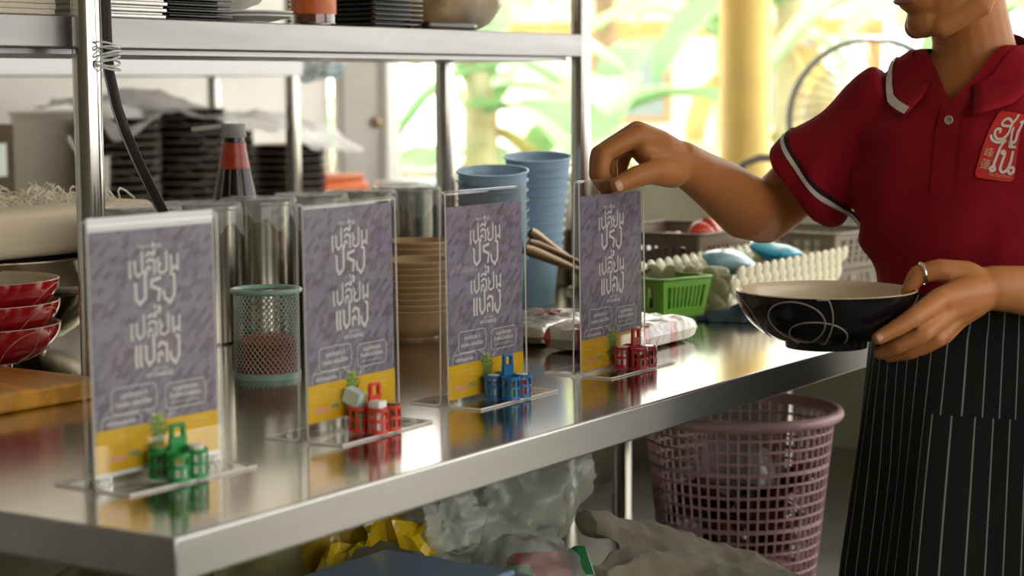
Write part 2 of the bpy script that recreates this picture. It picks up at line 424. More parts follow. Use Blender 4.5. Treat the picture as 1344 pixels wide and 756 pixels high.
def fine_text():
    X = lambda u: u*PW; Z = lambda v: PH*(1-v)
    return merge(text_g('THE POWER', .0052, X(.47), Z(.085)), text_g('OF CHANGE', .0058, X(.52), Z(.632), bold=.00012), text_g('&', .006, X(.50), Z(.372)), text_g('THE POWER', .0034, X(.53), Z(.606)),
        text_g('รสชาติเดิมๆ ที่', .0056, X(.31), Z(.700), bold=.00012), text_g('healthy อร่อยได้อีก', .0056, X(.31), Z(.735), bold=.00012),
        text_g('เมนูเครื่องปรุง', .0054, X(.73), Z(.705), bold=.00012), text_g('ที่เปลี่ยนไปเพื่อคุณ', .0054, X(.73), Z(.735), bold=.00012), text_g('ลดหวาน มัน เค็ม ได้ทุกวัน', .0034, X(.73), Z(.760)),
        text_g('หวังดีต่อสุขภาพใจ', .0048, X(.205), Z(.808), bold=.00012))
fine_me = fine_text().mesh('small_print', ink_white, False, False)
def quad(g, u0, u1, v0, v1): g.add([(u0*PW, 0, PH*(1-v1)), (u1*PW, 0, PH*(1-v1)), (u1*PW, 0, PH*(1-v0)), (u0*PW, 0, PH*(1-v0))], [(0, 1, 2, 3)]); return g
g = quad(G(), 0, 1, .822, 1); band_me = g.mesh('yellow_band', ink_yel, False, False)
g = merge(text_g('ทุกคำที่เติม', .0042, .025*1.4, PH*.135), text_g('เลือกความพอดี', .0036, PW*.84, PH*.150), text_g('ปรุงแต่น้อย', .0036, PW*.85, PH*.125), text_g('สุขภาพดี', .0036, PW*.85, PH*.10)); pale_me = g.mesh('pale_print', ink_pale, False, False)
g = text_g('change', .0085, PW*.15, PH*.045, bold=.0003); pink_me = g.mesh('pink_logo_lettering', ink_pink, False, False)
g = text_g('mix', .0085, PW*.30, PH*.052, bold=.0003); teal_me = g.mesh('teal_logo_lettering', ink_teal, False, False)
g = G()
random.seed(3)
for k in range(46):
    cx, cz, r, a = .49*PW+random.gauss(0, .0055), PH*.125+random.gauss(0, .0085), random.uniform(.0015, .004), random.uniform(0, PI)
    g.add([(cx+r*math.cos(q*PI/3+a)*1.4, -.00002*k, cz+r*.6*math.sin(q*PI/3+a)) for q in range(6)], [tuple(range(6))])
herb_me = g.mesh('printed_herbs', ink_green, False, False)
g = quad(G(), .455, .535, .79, .875); lime_me = g.mesh('printed_lime_bottle', ink_lime, False, False)
poster_me = G().box((PW/2, .0002, PH/2), (PW, .0003, PH)).mesh('poster', post_m, False)
paper_me = G().box((PW/2, .0008, PH/2+.004), (PW+.003, .0003, PH+.016)).mesh('white_paper', paper, False)
tilt = math.atan(.002/SH)

def caddy(col, bottles, label, loc, rz):
    t = thing('condiment_caddy', label, 'caddy', loc, rz, 'miniature condiment caddies on the sign feet')
    t.scale = (.93, .93, .92)
    R, sp, h = .0112, .0121, .0275
    g = G()
    for sx in (-1, 1):
        for sy in (-1, 1):
            T = Matrix.Translation((sx*sp, sy*sp, 0))
            for z0, z1 in ((.0, .0045), (.0125, .0155), (.0235, .0275)):
                g.lathe([(R-.0012, z0), (R, z0), (R, z1), (R-.0012, z1), (R-.0012, z0)], 20, T)
            g.lathe([(0, .0), (R-.0006, .0), (R-.0006, .0012), (0, .0012)], 20, T)
            for k in range(8):
                a = k*PI/4+PI/8
                g.box((R-.0006, 0, h/2), (.0012, .0030, h), T @ Matrix.Rotation(a, 4, 'Z'))
    obj('basket', g, col, t)
    g = G()
    g.box((0, 0, .0225), (.0210, .0036, .033)); g.box((-.0076, 0, .0435), (.0040, .0036, .012)); g.box((.0076, 0, .0435), (.0040, .0036, .012)); g.bbox((0, 0, .0505), (.0192, .0036, .0042), .0016)
    obj('handle', g, col, t)
    pos = [(-1, -1), (1, -1), (-1, 1), (1, 1)]
    for (sx, sy), (bc, cc, bh) in zip(pos, bottles):
        bh *= .86
        b = obj('bottle', G().lathe([(0, .0015), (.0085, .0015), (.0085, bh*.75), (.0060, bh*.85), (.0060, bh), (0, bh)], 16), bc, t, (sx*sp, sy*sp, 0))
        obj('cap', G().lathe([(0, bh-.001), (.0072, bh-.001), (.0072, bh+.0055), (0, bh+.0055)], 14), cc, b)
    return t
def cm(n, c, r=.35): return M(n, c, r, coat=.2)
bc_w = cm('bottle_white', (.75, .73, .68)); bc_b = cm('bottle_brown', (.14, .05, .02)); bc_r = cm('bottle_red', (.45, .04, .03)); bc_g = cm('bottle_green', (.08, .25, .06)); bc_k = cm('cap_black', (.01, .01, .01)); bc_y = cm('bottle_yellow', (.75, .50, .10)); bc_c = M('bottle_clear', (.75, .75, .72), .1, trans=.6)
SIGNS = [  # x, y, yaw, poster drop, caddy material, bottle set
 (.0983, .1851, -.0486, .0105, cm('caddy_green', (.012, .26, .055)), [(bc_w, bc_y, .022), (bc_w, bc_w, .030), (bc_b, bc_g, .028), (bc_c, bc_w, .026)], 'green', 'with a white strip of paper above the print'),
 (.3710, .1728, .0295, .0065, cm('caddy_orange_red', (.62, .045, .022)), [(bc_w, bc_w, .028), (bc_b, bc_k, .027), (bc_g, bc_c, .030), (bc_w, bc_r, .024)], 'orange-red', 'beside the mesh cup'),
 (.6136, .1753, -.0015, .017, cm('caddy_blue', (.012, .125, .33)), [(bc_g, bc_b, .022), (bc_r, bc_w, .026), (bc_c, bc_w, .026), (bc_b, bc_c, .022)], 'blue', 'in front of the blue cups'),
 (.8770, .1676, .0031, .021, cm('caddy_dark_red', (.42, .012, .025)), [(bc_b, bc_w, .024), (bc_k, bc_c, .026), (bc_w, bc_w, .026), (bc_b, bc_b, .022)], 'dark red', 'held at its top edge by the hand'),
]
for i, (x, y, a, drop, cmat, bots, cname, extra) in enumerate(SIGNS):
    t = thing('acrylic_sign', 'acrylic poster sign with %s caddy, %s' % (cname, extra), 'sign', W(x, y, .0003), a, 'acrylic table signs in a row')
    obj('holder', sign_me, None, t)
    zb = SH-drop-PH
    p = obj('poster', poster_me, None, t, ((SW-PW)/2, nz_front(SH)+.0020, 0)); p.location.z = max(zb, .0045)
    p.location.y = nz_front(p.location.z)+.0017; p.rotation_euler = (-tilt, 0, 0)
    if i == 0: obj('white_margin', paper_me, None, p)
    for nm, me, dy, dx in (('title_shadow', title_sh, -.00012, .0009), ('title_lettering', title_me, -.00026, 0), ('speech_bubbles', bub_me, -.00022, 0), ('small_print', fine_me, -.00022, 0),
                       ('yellow_band', band_me, -.00016, 0), ('pale_print', pale_me, -.00022, 0), ('pink_logo_lettering', pink_me, -.00022, 0), ('teal_logo_lettering', teal_me, -.00024, 0),
                       ('printed_lime_bottle', lime_me, -.00020, 0), ('printed_herbs', herb_me, -.00024, 0)):
        obj(nm, me, None, p, (dx, dy, -dx*.8))
    lx, ly = (.074, .077, .078, .088)[i], -.0300
    ca, sa = math.cos(a), math.sin(a)
    cd = caddy(cmat, bots, 'miniature %s condiment caddy with tiny bottles on an acrylic sign foot' % cname, W(x+lx*ca-ly*sa, y+lx*sa+ly*ca, .0026), a)
    if i == 1:
        obj('paper_packet', G().box((0, 0, 0), (.014, .020, .016), Matrix.Rotation(.35, 4, 'X')), cm('packet_pale_teal', (.55, .68, .62)), cd, (-.014, .016, .037))
        obj('folded_tissue', G().bbox((0, 0, 0), (.015, .015, .008), .002), paper, cd, (-.012, -.012, .031))
# ================================================================== THINGS ON THE TABLE
def bowl_prof(R, h, foot=.45, th=.004, curve=1.0):
    """outer then inner profile of a bowl; returns (profile, split index)"""
    out = [(0, .002), (R*foot-.004, .002), (R*foot-.003, 0), (R*foot, 0), (R*foot+.001, .008)]
    n = 9
    for k in range(1, n+1):
        a = k/n; out.append((R*foot+(R-R*foot)*(math.sin(a*PI/2)**curve), .008+(h-.008)*(1-math.cos(a*PI/2))**.85))
    sp = len(out)-1
    inn = [(R-th*.5, h+.001)]
    for k in range(n, -1, -1):
        a = k/n; inn.append(((R*foot+(R-R*foot)*(math.sin(a*PI/2)**curve))-th, max(.008+(h-.008)*(1-math.cos(a*PI/2))**.85+(th*.6 if k < n else -.001), .009)))
    inn.append((0, .011))
    return out+inn, sp

# ---- mesh cup with chilli
def mesh_cup():
    R, H = .0385, .103
    t = thing('mesh_pencil_cup', 'mint green wire mesh cup half full of red chilli flakes', 'cup', W(.695, .487, 0))
    mint = M('mint_enamel', (.33, .50, .44), .35); wire = M('wire_mint', (.40, .47, .42), .4)
    g = G(); N = 40; seg = 14
    for d in (1, -1):
        for k in range(N):
            pts = []
            for s in range(seg+1):
                a = 2*PI*k/N+d*s/seg*1.9; pts.append((R*math.cos(a), R*math.sin(a), .006+(H-.010)*s/seg))
            g.tube(pts, .00062, 3, caps=False)
    obj('mesh_wall', g, wire, t)
    obj('rim', G().tube([(R*1.03*math.cos(k*PI/20), R*1.03*math.sin(k*PI/20), H) for k in range(40)], .0034, 10, closed=True), mint, t)
    obj('base', G().lathe([(0, .0), (R+.0012, 0), (R+.0015, .007), (R-.0005, .007), (R-.0005, .003), (0, .003)], 40), mint, t)
    g = G().lathe([(0, .0035), (R-.003, .0035), (R-.003, .042), (R*.6, .050), (0, .047)], 32); g.noise(.0012, 300)
    h = obj('chilli_flakes', g, M('chilli', (.58, .08, .02), .6, nz=(500, .6, (.10, .02, .01)), bump=(600, .8, .002)), None, W(.695, .487, .0002))
    tag(h, 'heap of dried red chilli flakes inside the mint mesh cup', 'chilli flakes', kind='stuff')
mesh_cup()

# ---- beige bowls, two stacks
def stack(name, cat, me_parts, n, x, y, z0, pitch, lab, group, jitter=.0008, tilt=.0, dirv=(0, 0), lean=0., top_lean=0.):
    for k in range(n):
        root = bpy.data.objects.new(name, me_parts[0][1]); COL.objects.link(root)
        root.location = W(x+random.uniform(-1, 1)*jitter+dirv[0]*k, y+random.uniform(-1, 1)*jitter+dirv[1]*k, z0+k*pitch)
        root.rotation_euler = (random.uniform(-1, 1)*tilt, random.uniform(-1, 1)*tilt, random.uniform(0, 6))
        if lean: root.rotation_euler = Matrix.Rotation(math.radians(lean*(1-.5*k/n)+(top_lean if k == n-1 else 0)), 3, Vector((.541, -.841, 0))).to_euler()
        tag(root, lab % ORD[n-1-k], cat, group)
        for nm, me in me_parts[1:]: obj(nm, me, None, root)
tan_pl = M('tan_melamine', (.50, .33, .17), .35, coat=.15)
R, H = .0545, .040
pr = [(0, .0), (.030, .0), (.031, .004), (.040, .010), (.049, .022), (.0515, .0345), (.0550, .0380), (.0560, .0400), (.0555, .0415), (.0535, .0415), (.0495, .034), (.046, .0225), (.037, .0115), (0, .007)]
bme = G().lathe(pr, 40).mesh('tan_bowl', tan_pl)
stack('tan_bowl', 'bowl', [('b', bme)], 9, 1.082, .545, 0, .0083, 'tan plastic bowl, %s in the stack between two signs', 'tan bowls in the front stack')
stack('tan_bowl', 'bowl', [('b', bme)], 11, 1.185, .615, 0, .0083, 'tan plastic bowl, %s in the taller stack behind', 'tan bowls in the rear stack')
# ---- blue cups
blue = M('cup_blue', (.40, .58, .75), .30, coat=.15, transl=.25)
pr = [(0, .003), (.036, .003), (.037, 0), (.039, 0), (.041, .02), (.0465, .072), (.0475, .0745), (.0497, .0755), (.0508, .0880), (.0538, .0890), (.0538, .0915), (.0512, .0915), (.0495, .078), (.045, .072), (.037, .008), (0, .007)]
cme = G().lathe(pr, 40).mesh('blue_cup', blue)
stack('blue_cup', 'cup', [('c', cme)], 10, 1.331, .583, 0, .0143, 'light blue cup, %s in the shorter stack', 'blue cups in the shorter stack', .0006, .012, (-.0008, -.0005), 5, 4)
stack('blue_cup', 'cup', [('c', cme)], 11, 1.520, .640, 0, .0142, 'light blue cup, %s in the taller stack near the shelf post', 'blue cups in the taller stack', .0006, .02, (.0006, -.0014), 5, 4)

# ---- steel canisters with film
def canister(x, y, lab, h=.185, R=.0525):
    t = thing('steel_canister', lab, 'canister', W(x, y, 0), random.uniform(0, 6), 'film-covered steel canisters')
    obj('body', G().lathe([(0, 0), (R-.003, 0), (R, .003), (R, h-.006), (R+.002, h-.004), (R+.002, h), (R-.001, h), (R-.0015, .006), (0, .006)], 48), steel, t)
    sd = random.random()*50
    def fn(u, v):
        a = v*2*PI; r = u*1.28
        w = noise.noise(Vector((math.cos(a)*3+sd, math.sin(a)*3, r*2)))
        w2 = noise.noise(Vector((math.cos(a)*7+sd, math.sin(a)*7, r*6)))
        if r <= 1.03: return (R*1.03*min(r, 1.03)*math.cos(a), R*1.03*min(r, 1.03)*math.sin(a), h+.0018+.004*abs(w2)*min(1, r*1.5)+(.002 if r > .9 else 0))
        dr = (r-1.03)/.25; ln = .035+.025*w
        return ((R*1.055+.004*w2*dr+.001*dr)*math.cos(a), (R*1.055+.004*w2*dr+.001*dr)*math.sin(a), h+.003-ln*dr)
    obj('film_cover', G().grid(fn, 12, 72), film, t, fix=False)
    return t
random.seed(11)
for k, x in enumerate((.790, .908, 1.026, 1.144, 1.262, 1.380)):
    canister(x, .775, ['film-topped steel canister behind the sign with the green caddy', 'film-topped steel canister behind the mesh cup', 'film-topped steel canister between the mesh cup and the second sign',
        'film-topped steel canister behind the sign with the orange-red caddy', 'film-topped steel canister behind the tan bowls', 'film-topped steel canister next to the blue cups'][k])
canister(1.80, .775, 'film-topped steel canister behind the sign held by the hand', .18)
canister(2.00, .80, 'clear-wrapped steel canister beside the brown basket', .165, .048)

# ---- sauce bottle
def bottle():
    t = thing('sauce_bottle', 'dark soy sauce bottle with grey flip cap and red neck label', 'bottle', W(1.128, .905, 0))
    gl = M('dark_sauce_glass', (.012, .005, .003), .12, spec=.4)
    obj('glass', G().lathe([(0, 0), (.036, 0), (.038, .004), (.038, .145), (.034, .165), (.0285, .195), (.0225, .225), (.0165, .255), (.0150, .270), (.0150, .275), (0, .275)], 36), gl, t)
    g = G()
    for k in range(14):
        a = 2*PI*k/14; ca, sa = math.cos(a), math.sin(a)
        g.tube([(.0342*ca, .0342*sa, .165), (.0288*ca, .0288*sa, .195), (.0232*ca, .0232*sa, .223)], .0005, 5)
    obj('glass_rib', g, M('rib_glass', (.30, .24, .20), .1, coat=.5), t)
    obj('neck_label', G().lathe([(.0232, .224), (.0182, .252), (.0175, .262), (.0165, .2625), (.0165, .2435), (.0225, .224)], 36), M('label_red', (.30, .012, .005), .3, nz=(90, .4, (.40, .05, .01))), t)
    obj('cap', G().lathe([(0, .270), (.0185, .270), (.0190, .274), (.0175, .276), (.0175, .288), (.0165, .290), (0, .290)], 28), M('cap_grey', (.33, .32, .29), .5), t)
    g = G().bbox((0, 0, 0), (.046, .030, .007), .002, Matrix.Rotation(.10, 4, 'Y')); obj('flip_lid', g, M('lid_cream', (.52, .49, .42), .45), t, (-.012, .038, .284), (0, 0, math.radians(120)))
bottle()

# ---- baskets
def slat_basket(t, lx, ly, h, mat, flare=.012, nb=(9, 7), rim=.006, hole=(.25, .80), wall=.0022, rows=1):
    """open rectangular basket with slit walls, near corner at local origin, long sides along +x and +y"""
    def side(name, p0, p1, out, n):
        g = G(); L = (Vector(p1)-Vector(p0)).length; d = (Vector(p1)-Vector(p0))/L; o = Vector(out)
        def P(s, z, off=0): 
            f = flare*z/h
            q = Vector(p0)+d*s+o*(f+off)+(d*(f*(2*s/L-1))); return (q.x, q.y, z)
        def slab(s0, s1, z0, z1):
            vs = [P(s0, z0), P(s1, z0), P(s1, z1), P(s0, z1), P(s0, z0, wall), P(s1, z0, wall), P(s1, z1, wall), P(s0, z1, wall)]
            g.add(vs, [(3, 2, 1, 0), (4, 5, 6, 7), (0, 1, 5, 4), (1, 2, 6, 5), (2, 3, 7, 6), (3, 0, 4, 7)])
        slab(0, L, 0, h*hole[0]); slab(0, L, h*hole[1], h)
        ed = L*.10; slab(0, ed, h*hole[0], h*hole[1]); slab(L-ed, L, h*hole[0], h*hole[1])
        pitch = (L-2*ed)/n
        for k in range(1, n): slab(ed+pitch*k-pitch*.24, ed+pitch*k+pitch*.24, h*hole[0], h*hole[1])
        for r in range(1, rows): 
            zz = h*(hole[0]+(hole[1]-hole[0])*r/rows); slab(ed, L-ed, zz-.0015, zz+.0015)
        obj(name, g, mat, t, smooth=False)
    side('side_panel', (0, 0), (lx, 0), (0, -1), nb[0]); side('side_panel', (lx, ly), (0, ly), (0, 1), nb[0])
    side('side_panel', (0, ly), (0, 0), (-1, 0), nb[1]); side('side_panel', (lx, 0), (lx, ly), (1, 0), nb[1])
    obj('base', G().box((lx/2, ly/2, .0012), (lx, ly, .0024)), mat, t)
    f = flare+wall
    c = [(-f, -f), (lx+f, -f), (lx+f, ly+f), (-f, ly+f)]; pts = []
    r = .012
    for (x, y), a0 in zip(c, (180, 270, 0, 90)):
        cx = x+(r if x < lx/2 else -r); cy = y+(r if y < ly/2 else -r)
        for k in range(0, 91, 30): pts.append((cx+r*math.cos(math.radians(a0+k)), cy+r*math.sin(math.radians(a0+k)), h))
    obj('rim', G().tube(pts, rim, 8, closed=True, flat=.45, up=(0, 0, 1)), mat, t)
green_pl = M('green_plastic', (.18, .46, .05), .38, coat=.1)
t = thing('green_basket', 'small bright green slotted plastic basket holding cutlery', 'basket', W(1.425, .350, .001), math.radians(-16))
slat_basket(t, .085, .165, .058, green_pl, .009, (9, 11), .005)
brown_pl = M('brown_plastic', (.20, .14, .09), .45)
t = thing('brown_basket', 'brown slotted plastic basket holding red wedges', 'basket', W(1.80, .492, .001), math.radians(-2))
slat_basket(t, .24, .19, .095, brown_pl, .018, (14, 11), .006, (.2, .78), rows=3)
greyb = M('taupe_plastic', (.26, .215, .16), .45)
t = thing('taupe_basket', 'taupe perforated plastic basket at the far end of the worktop', 'basket', W(2.235, .435, .001), math.radians(-6))
slat_basket(t, .20, .22, .068, greyb, .010, (7, 9), .006, (.15, .82), rows=4)
random.seed(21)
redw = M('red_wedge', (.62, .045, .02), .35, coat=.2); 
for k, (x, y, z, s) in enumerate(((1.90, .53, .098, .030), (1.945, .545, .100, .036), (1.995, .55, .096, .030), (1.86, .57, .088, .026))):
    g = G().ball((0, 0, 0), (s, s*.7, s*.6), u=14, v=8).noise(.008, 40, k)
    o = obj('red_wedge', g, redw, None, W(x, y, z-.010), (.3*k, .2, k)); tag(o, 'glossy red wedge heaped in the brown basket', 'food', 'red wedges in the brown basket')
g = G().lathe([(0, .0), (.085, .0), (.095, .03), (.10, .062), (0, .072)], 20).noise(.012, 25)
o = obj('brown_basket_contents', g, M('mixed_sachets', (.22, .09, .06), .4, nz=(40, .7, (.05, .04, .05)), coat=.3), None, W(1.92, .57, .004)); tag(o, 'jumble of dark red sachets filling the brown basket', 'sachets', kind='stuff')

# cream basket of overlapping scales
def cream_basket():
    t = thing('scalloped_basket', 'cream plastic basket with rows of overlapping scallop scales', 'basket', W(1.555, .312, .001), math.radians(1.5))
    cr = M('cream_plastic', (.72, .67, .46), .35, coat=.1, sss=0); lx, ly, h = .415, .130, .063
    g = G()
    f = .016
    def wall(p0, p1, o):
        d = Vector(p1)-Vector(p0); L = d.length; d.normalize(); o = Vector(o)
        vs = []
        for z, k in ((0, 0), (h-.006, 1)):
            for s in (0, L):
                for th in (0, .002):
                    q = Vector(p0)+d*(s+(f*k*(2*s/L-1)))+o*(f*k+th); vs.append((q.x, q.y, z))
        g.add(vs, [(0, 2, 6, 4), (1, 5, 7, 3), (0, 1, 3, 2), (4, 6, 7, 5), (0, 4, 5, 1), (2, 3, 7, 6)])
    wall((0, 0), (lx, 0), (0, -1)); wall((lx, ly), (0, ly), (0, 1)); wall((0, ly), (0, 0), (-1, 0)); wall((lx, 0), (lx, ly), (1, 0))
    g.box((lx/2, ly/2, .001), (lx, ly, .002)); obj('wall', g, cr, t, smooth=False)
    sc = G().ball((0, 0, 0), (.0155, .0045, .0140), u=14, v=8).mesh('scale', cr)
    tl = math.atan(f/h)
    for r in range(4):
        z = .008+r*.0160
        n = 15
        for k in range(n):
            s = (k+.5+(.5 if r % 2 else 0))/n*lx
            if s > lx: continue
            obj('scale', sc, None, t, (s+(2*s/lx-1)*f*z/h, -f*z/h-.003, z), (tl, 0, 0))
            obj('scale', sc, None, t, (s+(2*s/lx-1)*f*z/h, ly+f*z/h+.003, z), (-tl, 0, 0))
        n = 5
        for k in range(n):
            s = (k+.5+(.5 if r % 2 else 0))/n*ly
            if s > ly: continue
            obj('scale', sc, None, t, (-f*z/h-.003, s+(2*s/ly-1)*f*z/h, z), (0, tl, PI/2) if False else (tl, 0, -PI/2))
cream_basket()
blue_pk = M('packet_blue', (.10, .42, .62), .25, nz=(25, .6, (.55, .72, .80)), coat=.3)
for k, (x, y, z, rz, s, m, lab) in enumerate(((1.72, .385, .058, .2, (.075, .045, .018), blue_pk, 'pale blue packet lying in the cream scalloped basket'), (1.88, .385, .064, -.2, (.06, .045, .016), M('packet_cyan', (.03, .40, .62), .25, coat=.3), 'bright cyan packet lying in the cream scalloped basket'),
        (1.63, .38, .048, 1.2, (.035, .03, .010), M('packet_white', (.72, .70, .66), .3), 'white paper packet lying in the cream scalloped basket'), (1.945, .39, .055, .3, (.03, .035, .014), M('packet_gold', (.62, .42, .12), .35), 'golden packet lying in the cream scalloped basket'))):
    g = G().ball((0, 0, 0), s, u=18, v=10).noise(.010, 26, k); o = obj('packet', g, m, None, W(x, y, z), (.15, .2, rz)); tag(o, lab, 'packet')
for k, (x, y, z) in enumerate(((1.645, .38, .024), (1.765, .38, .024), (1.88, .38, .024))):
    g = G().ball((0, 0, 0), (.055, .045, .020), u=16, v=9).noise(.012, 22, k+9); o = obj('packet', g, M('packet_dull%d' % k, (.45, .42, .36), .4), None, W(x, y, z)); tag(o, 'dull crumpled packet at the bottom of the cream basket', 'packet', 'crumpled packets under the blue ones')

# ---- cutlery in the green basket
metal_br = M('cutlery_steel', (.20, .145, .10), .28, 1)
def spoon(p0, p1, lab, roll):
    a, b = Vector(p0), Vector(p1); L = (b-a).length
    t = thing('spoon', lab, 'spoon', W(*p1), 0, 'cutlery in the green basket')
    q = (a-b).to_track_quat('X', 'Z'); t.rotation_euler = (q @ Euler((roll, 0, 0)).to_quaternion()).to_euler()
    n = 14; rings = []
    for k in range(n+1):
        s = k/n; w = .0035+.0062*s**1.5; x = s*L; hh = .0022+.0015*s; zc = .010*math.sin(s*PI)
        if k == n: w *= .75
        rings.append([(x, w*math.cos(j*PI/5), zc+hh*math.sin(j*PI/5)) for j in range(10)])
    obj('handle', G().loft(rings), metal_br, t)
    g = G().grid(lambda u, v: (-.052*u, .0185*math.sin(PI*min(1, u*.9+.08))*(2*v-1), -.009*math.sin(PI*u)*(1-(2*v-1)**2)), 12, 8)
    obj('spoon_bowl', g, metal_br, t, fix=False)
spoon((1.302, .510, .108), (1.470, .425, .030), 'steel spoon resting lowest in the green basket, handle toward the blue cups', 1.3)
spoon((1.325, .518, .114), (1.490, .440, .034), 'steel spoon second lowest in the green basket', 1.0)
spoon((1.350, .530, .128), (1.478, .478, .046), 'steel spoon leaning highest in the green basket', 1.4)
spoon((1.470, .40, .066), (1.530, .455, .030), 'short steel spoon lying inside the green basket', .4)

# ---- wrapped packages, cloth
def pillow(lx, ly, h, amt, sc, seed):
    g = G()
    n = 26
    def sp(u, v, s):
        x, y = 2*u-1, 2*v-1
        e = (1-abs(x)**12)*(1-abs(y)**12); return (x*lx/2, y*ly/2, h/2+s*h/2*max(e, 0)**.5)
    g.grid(lambda u, v: sp(u, v, 1), n, n).grid(lambda u, v: sp(u, v, -1), n, n)
    g.v = [(p[0], p[1], p[2]+noise.noise(Vector((p[0]*sc+seed, p[1]*sc, p[2]*sc)))*amt*(1 if p[2] > h*.5 else 0)) for p in g.v]
    return g
def stripe_mat(name, c1, c2, sc, rot):
    m = M(name, c1, .22, coat=.5, bump=(70, .8, .004)); nt = m.node_tree; b = nt.nodes['Principled BSDF']
    tc = nt.nodes.new('ShaderNodeTexCoord'); mp = nt.nodes.new('ShaderNodeMapping'); mp.inputs['Rotation'].default_value = (0, 0, rot)
    w = nt.nodes.new('ShaderNodeTexWave'); w.inputs['Scale'].default_value = sc; w.inputs['Distortion'].default_value = 1.5
    r = nt.nodes.new('ShaderNodeValToRGB'); r.color_ramp.elements[0].position = .80; r.color_ramp.elements[1].position = .86
    r.color_ramp.elements[0].color = (*c1, 1); r.color_ramp.elements[1].color = (*c2, 1)
    nt.links.new(tc.outputs['Object'], mp.inputs[0]); nt.links.new(mp.outputs[0], w.inputs[0]); nt.links.new(w.outputs['Fac'], r.inputs[0]); nt.links.new(r.outputs[0], b.inputs['Base Color'])
    return m
o = obj('wrapped_pack', pillow(.215, .125, .034, .005, 45, 1), stripe_mat('wrap_striped', (.62, .58, .54), (.50, .05, .02), 7, .9), None, W(1.150, .262, .0005), (0, 0, .03)); tag(o, 'clear-wrapped white pack with red stripes lying in front of the green basket', 'package')
o = obj('wrapped_pack', pillow(.25, .14, .026, .004, 40, 5), M('wrap_tan', (.52, .42, .31), .2, coat=.6, bump=(60, .7, .004)), None, W(1.190, .420, .0005), (0, 0, .08)); 
tag(o, 'clear-wrapped tan pack with a red emblem lying behind the third sign', 'package')
g = G().grid(lambda u, v: (.045*(u-.5)+.01*math.sin(v*7), .030*(v-.5)*(1-.5*abs(2*u-1)), .0275+.0015*math.sin(9*u)), 12, 8)
e = obj('red_emblem', g, M('emblem_red', (.50, .04, .015), .25, coat=.5), o, (.03, -.005, 0), fix=False)
def cloth(lx, ly, h, seed, folds=9, n=44):
    def fn(u, v):
        x, y = (u-.5)*lx, (v-.5)*ly
        e = min(1, 6*min(u, 1-u, v, 1-v))
        z = h*e**.5*(.55+.45*abs(noise.noise(Vector((x*folds+seed, y*folds*.6, seed)))*1.6))+.012*e*noise.noise(Vector((x*30, y*30+seed, 1)))
        k = .02*noise.noise(Vector((u*5, v*5, seed)))
        return (x+k, y+.02*noise.noise(Vector((u*4+9, v*4, seed))), max(z, .0008))
    return G().grid(fn, n, n)
o = obj('folded_cloth', cloth(.13, .10, .022, 3), M('cloth_navy', (.05, .085, .11), .85, bump=(400, .4)), None, W(1.505, .255, 0)); tag(o, 'dark blue folded cloth under the edge of the cream basket', 'cloth')

# ---- left end: board, red bowls, steel pans, noodle tub
o = obj('cutting_board', G().bbox((0, 0, .0115), (.42, .215, .023), .005), M('wood_orange', (.70, .32, .03), .35, nz=(5, .45), stretch=(6, .6, 6), coat=.2), None, W(.275, .662, 0), (0, 0, -.06))
tag(o, 'orange-brown wooden cutting board lying beside the red bowls', 'cutting board')
red_gl = M('red_glaze', (.36, .006, .012), .12, coat=.4); line_gl = M('glaze_line', (.62, .35, .25), .25); rim_gl = M('rim_dark', (.30, .02, .02), .15)
R, H = .103, .056
prf, sp = bowl_prof(R, H, .42, .004)
def loops(R, H, prf, sp, defs, mat, parent, r=.0007):
    # glaze lines that follow the outer surface of a lathe bowl: circles in (arc length, height) space
    O = prf[3:sp+1]
    def rad(z):
        for (r0, z0), (r1, z1) in zip(O, O[1:]):
            if z0 <= z <= z1: return r0+(r1-r0)*(z-z0)/max(z1-z0, 1e-6)
        return O[-1][0]
    for th0, zc, rx, rz, a0, a1 in defs:
        pts = []
        for k in range(49):
            a = math.radians(a0+(a1-a0)*k/48); z = min(max(zc+rz*math.sin(a), .010), H-.001); th = th0+rx*math.cos(a)/R
            q = rad(z)+.0003; pts.append((q*math.cos(th), q*math.sin(th), z))
        obj('glaze_line', G().tube(pts, r, 5), mat, parent)
rb_me = G().lathe(prf, 56, mats=[0]*sp+[1]*(len(prf)-sp)).mesh('red_bowl', [red_gl, beige_gl])
for k in range(3):
    zz = .0005+k*.0275
    o = obj('red_bowl', rb_me, None, None, W(.5593, .8349, zz)); tag(o, 'red glazed bowl, %s in the stack by the cutting board' % ORD[2-k], 'bowl', 'stacked red bowls')
    loops(R, H, prf, sp, [(-1.35, .022, .040, .030, 0, 360), (-1.0, .050, .03, .045, 150, 330)], line_gl, o, .0005)
    o.rotation_euler = (0, 0, .25*k-.2)
pr, sp2 = bowl_prof(.140, .075, .50, .002)
o = obj('steel_bowl', G().lathe(pr, 48), steel, None, W(.722, .985, 0)); tag(o, 'stainless mixing bowl behind the red bowls', 'bowl')
o = obj('steel_pan', G().lathe([(0, 0), (.11, 0), (.115, .004), (.130, .042), (.140, .044), (.140, .046), (.128, .045), (.113, .006), (0, .005)], 48), M('pan_steel', (.55, .47, .36), .3, 1), None, W(.722, .985, .0765)); tag(o, 'shallow stainless pan set on the mixing bowl', 'pan')
o = obj('white_saucer', G().lathe([(0, 0), (.03, 0), (.055, .009), (.057, .011), (.054, .011), (.03, .003), (0, .003)], 40), white_pl, None, W(.760, .865, .0775)); tag(o, 'small white saucer balanced at the rim of the mixing bowl', 'saucer')
o = obj('noodle_tub', G().bbox((0, 0, .0325), (.36, .26, .065), .012), M('tub_cream', (.74, .62, .44), .45), None, W(.765, 1.02, .1235)); tag(o, 'cream plastic tub of noodles stacked on the steel pan', 'tub')
random.seed(5); g = G()
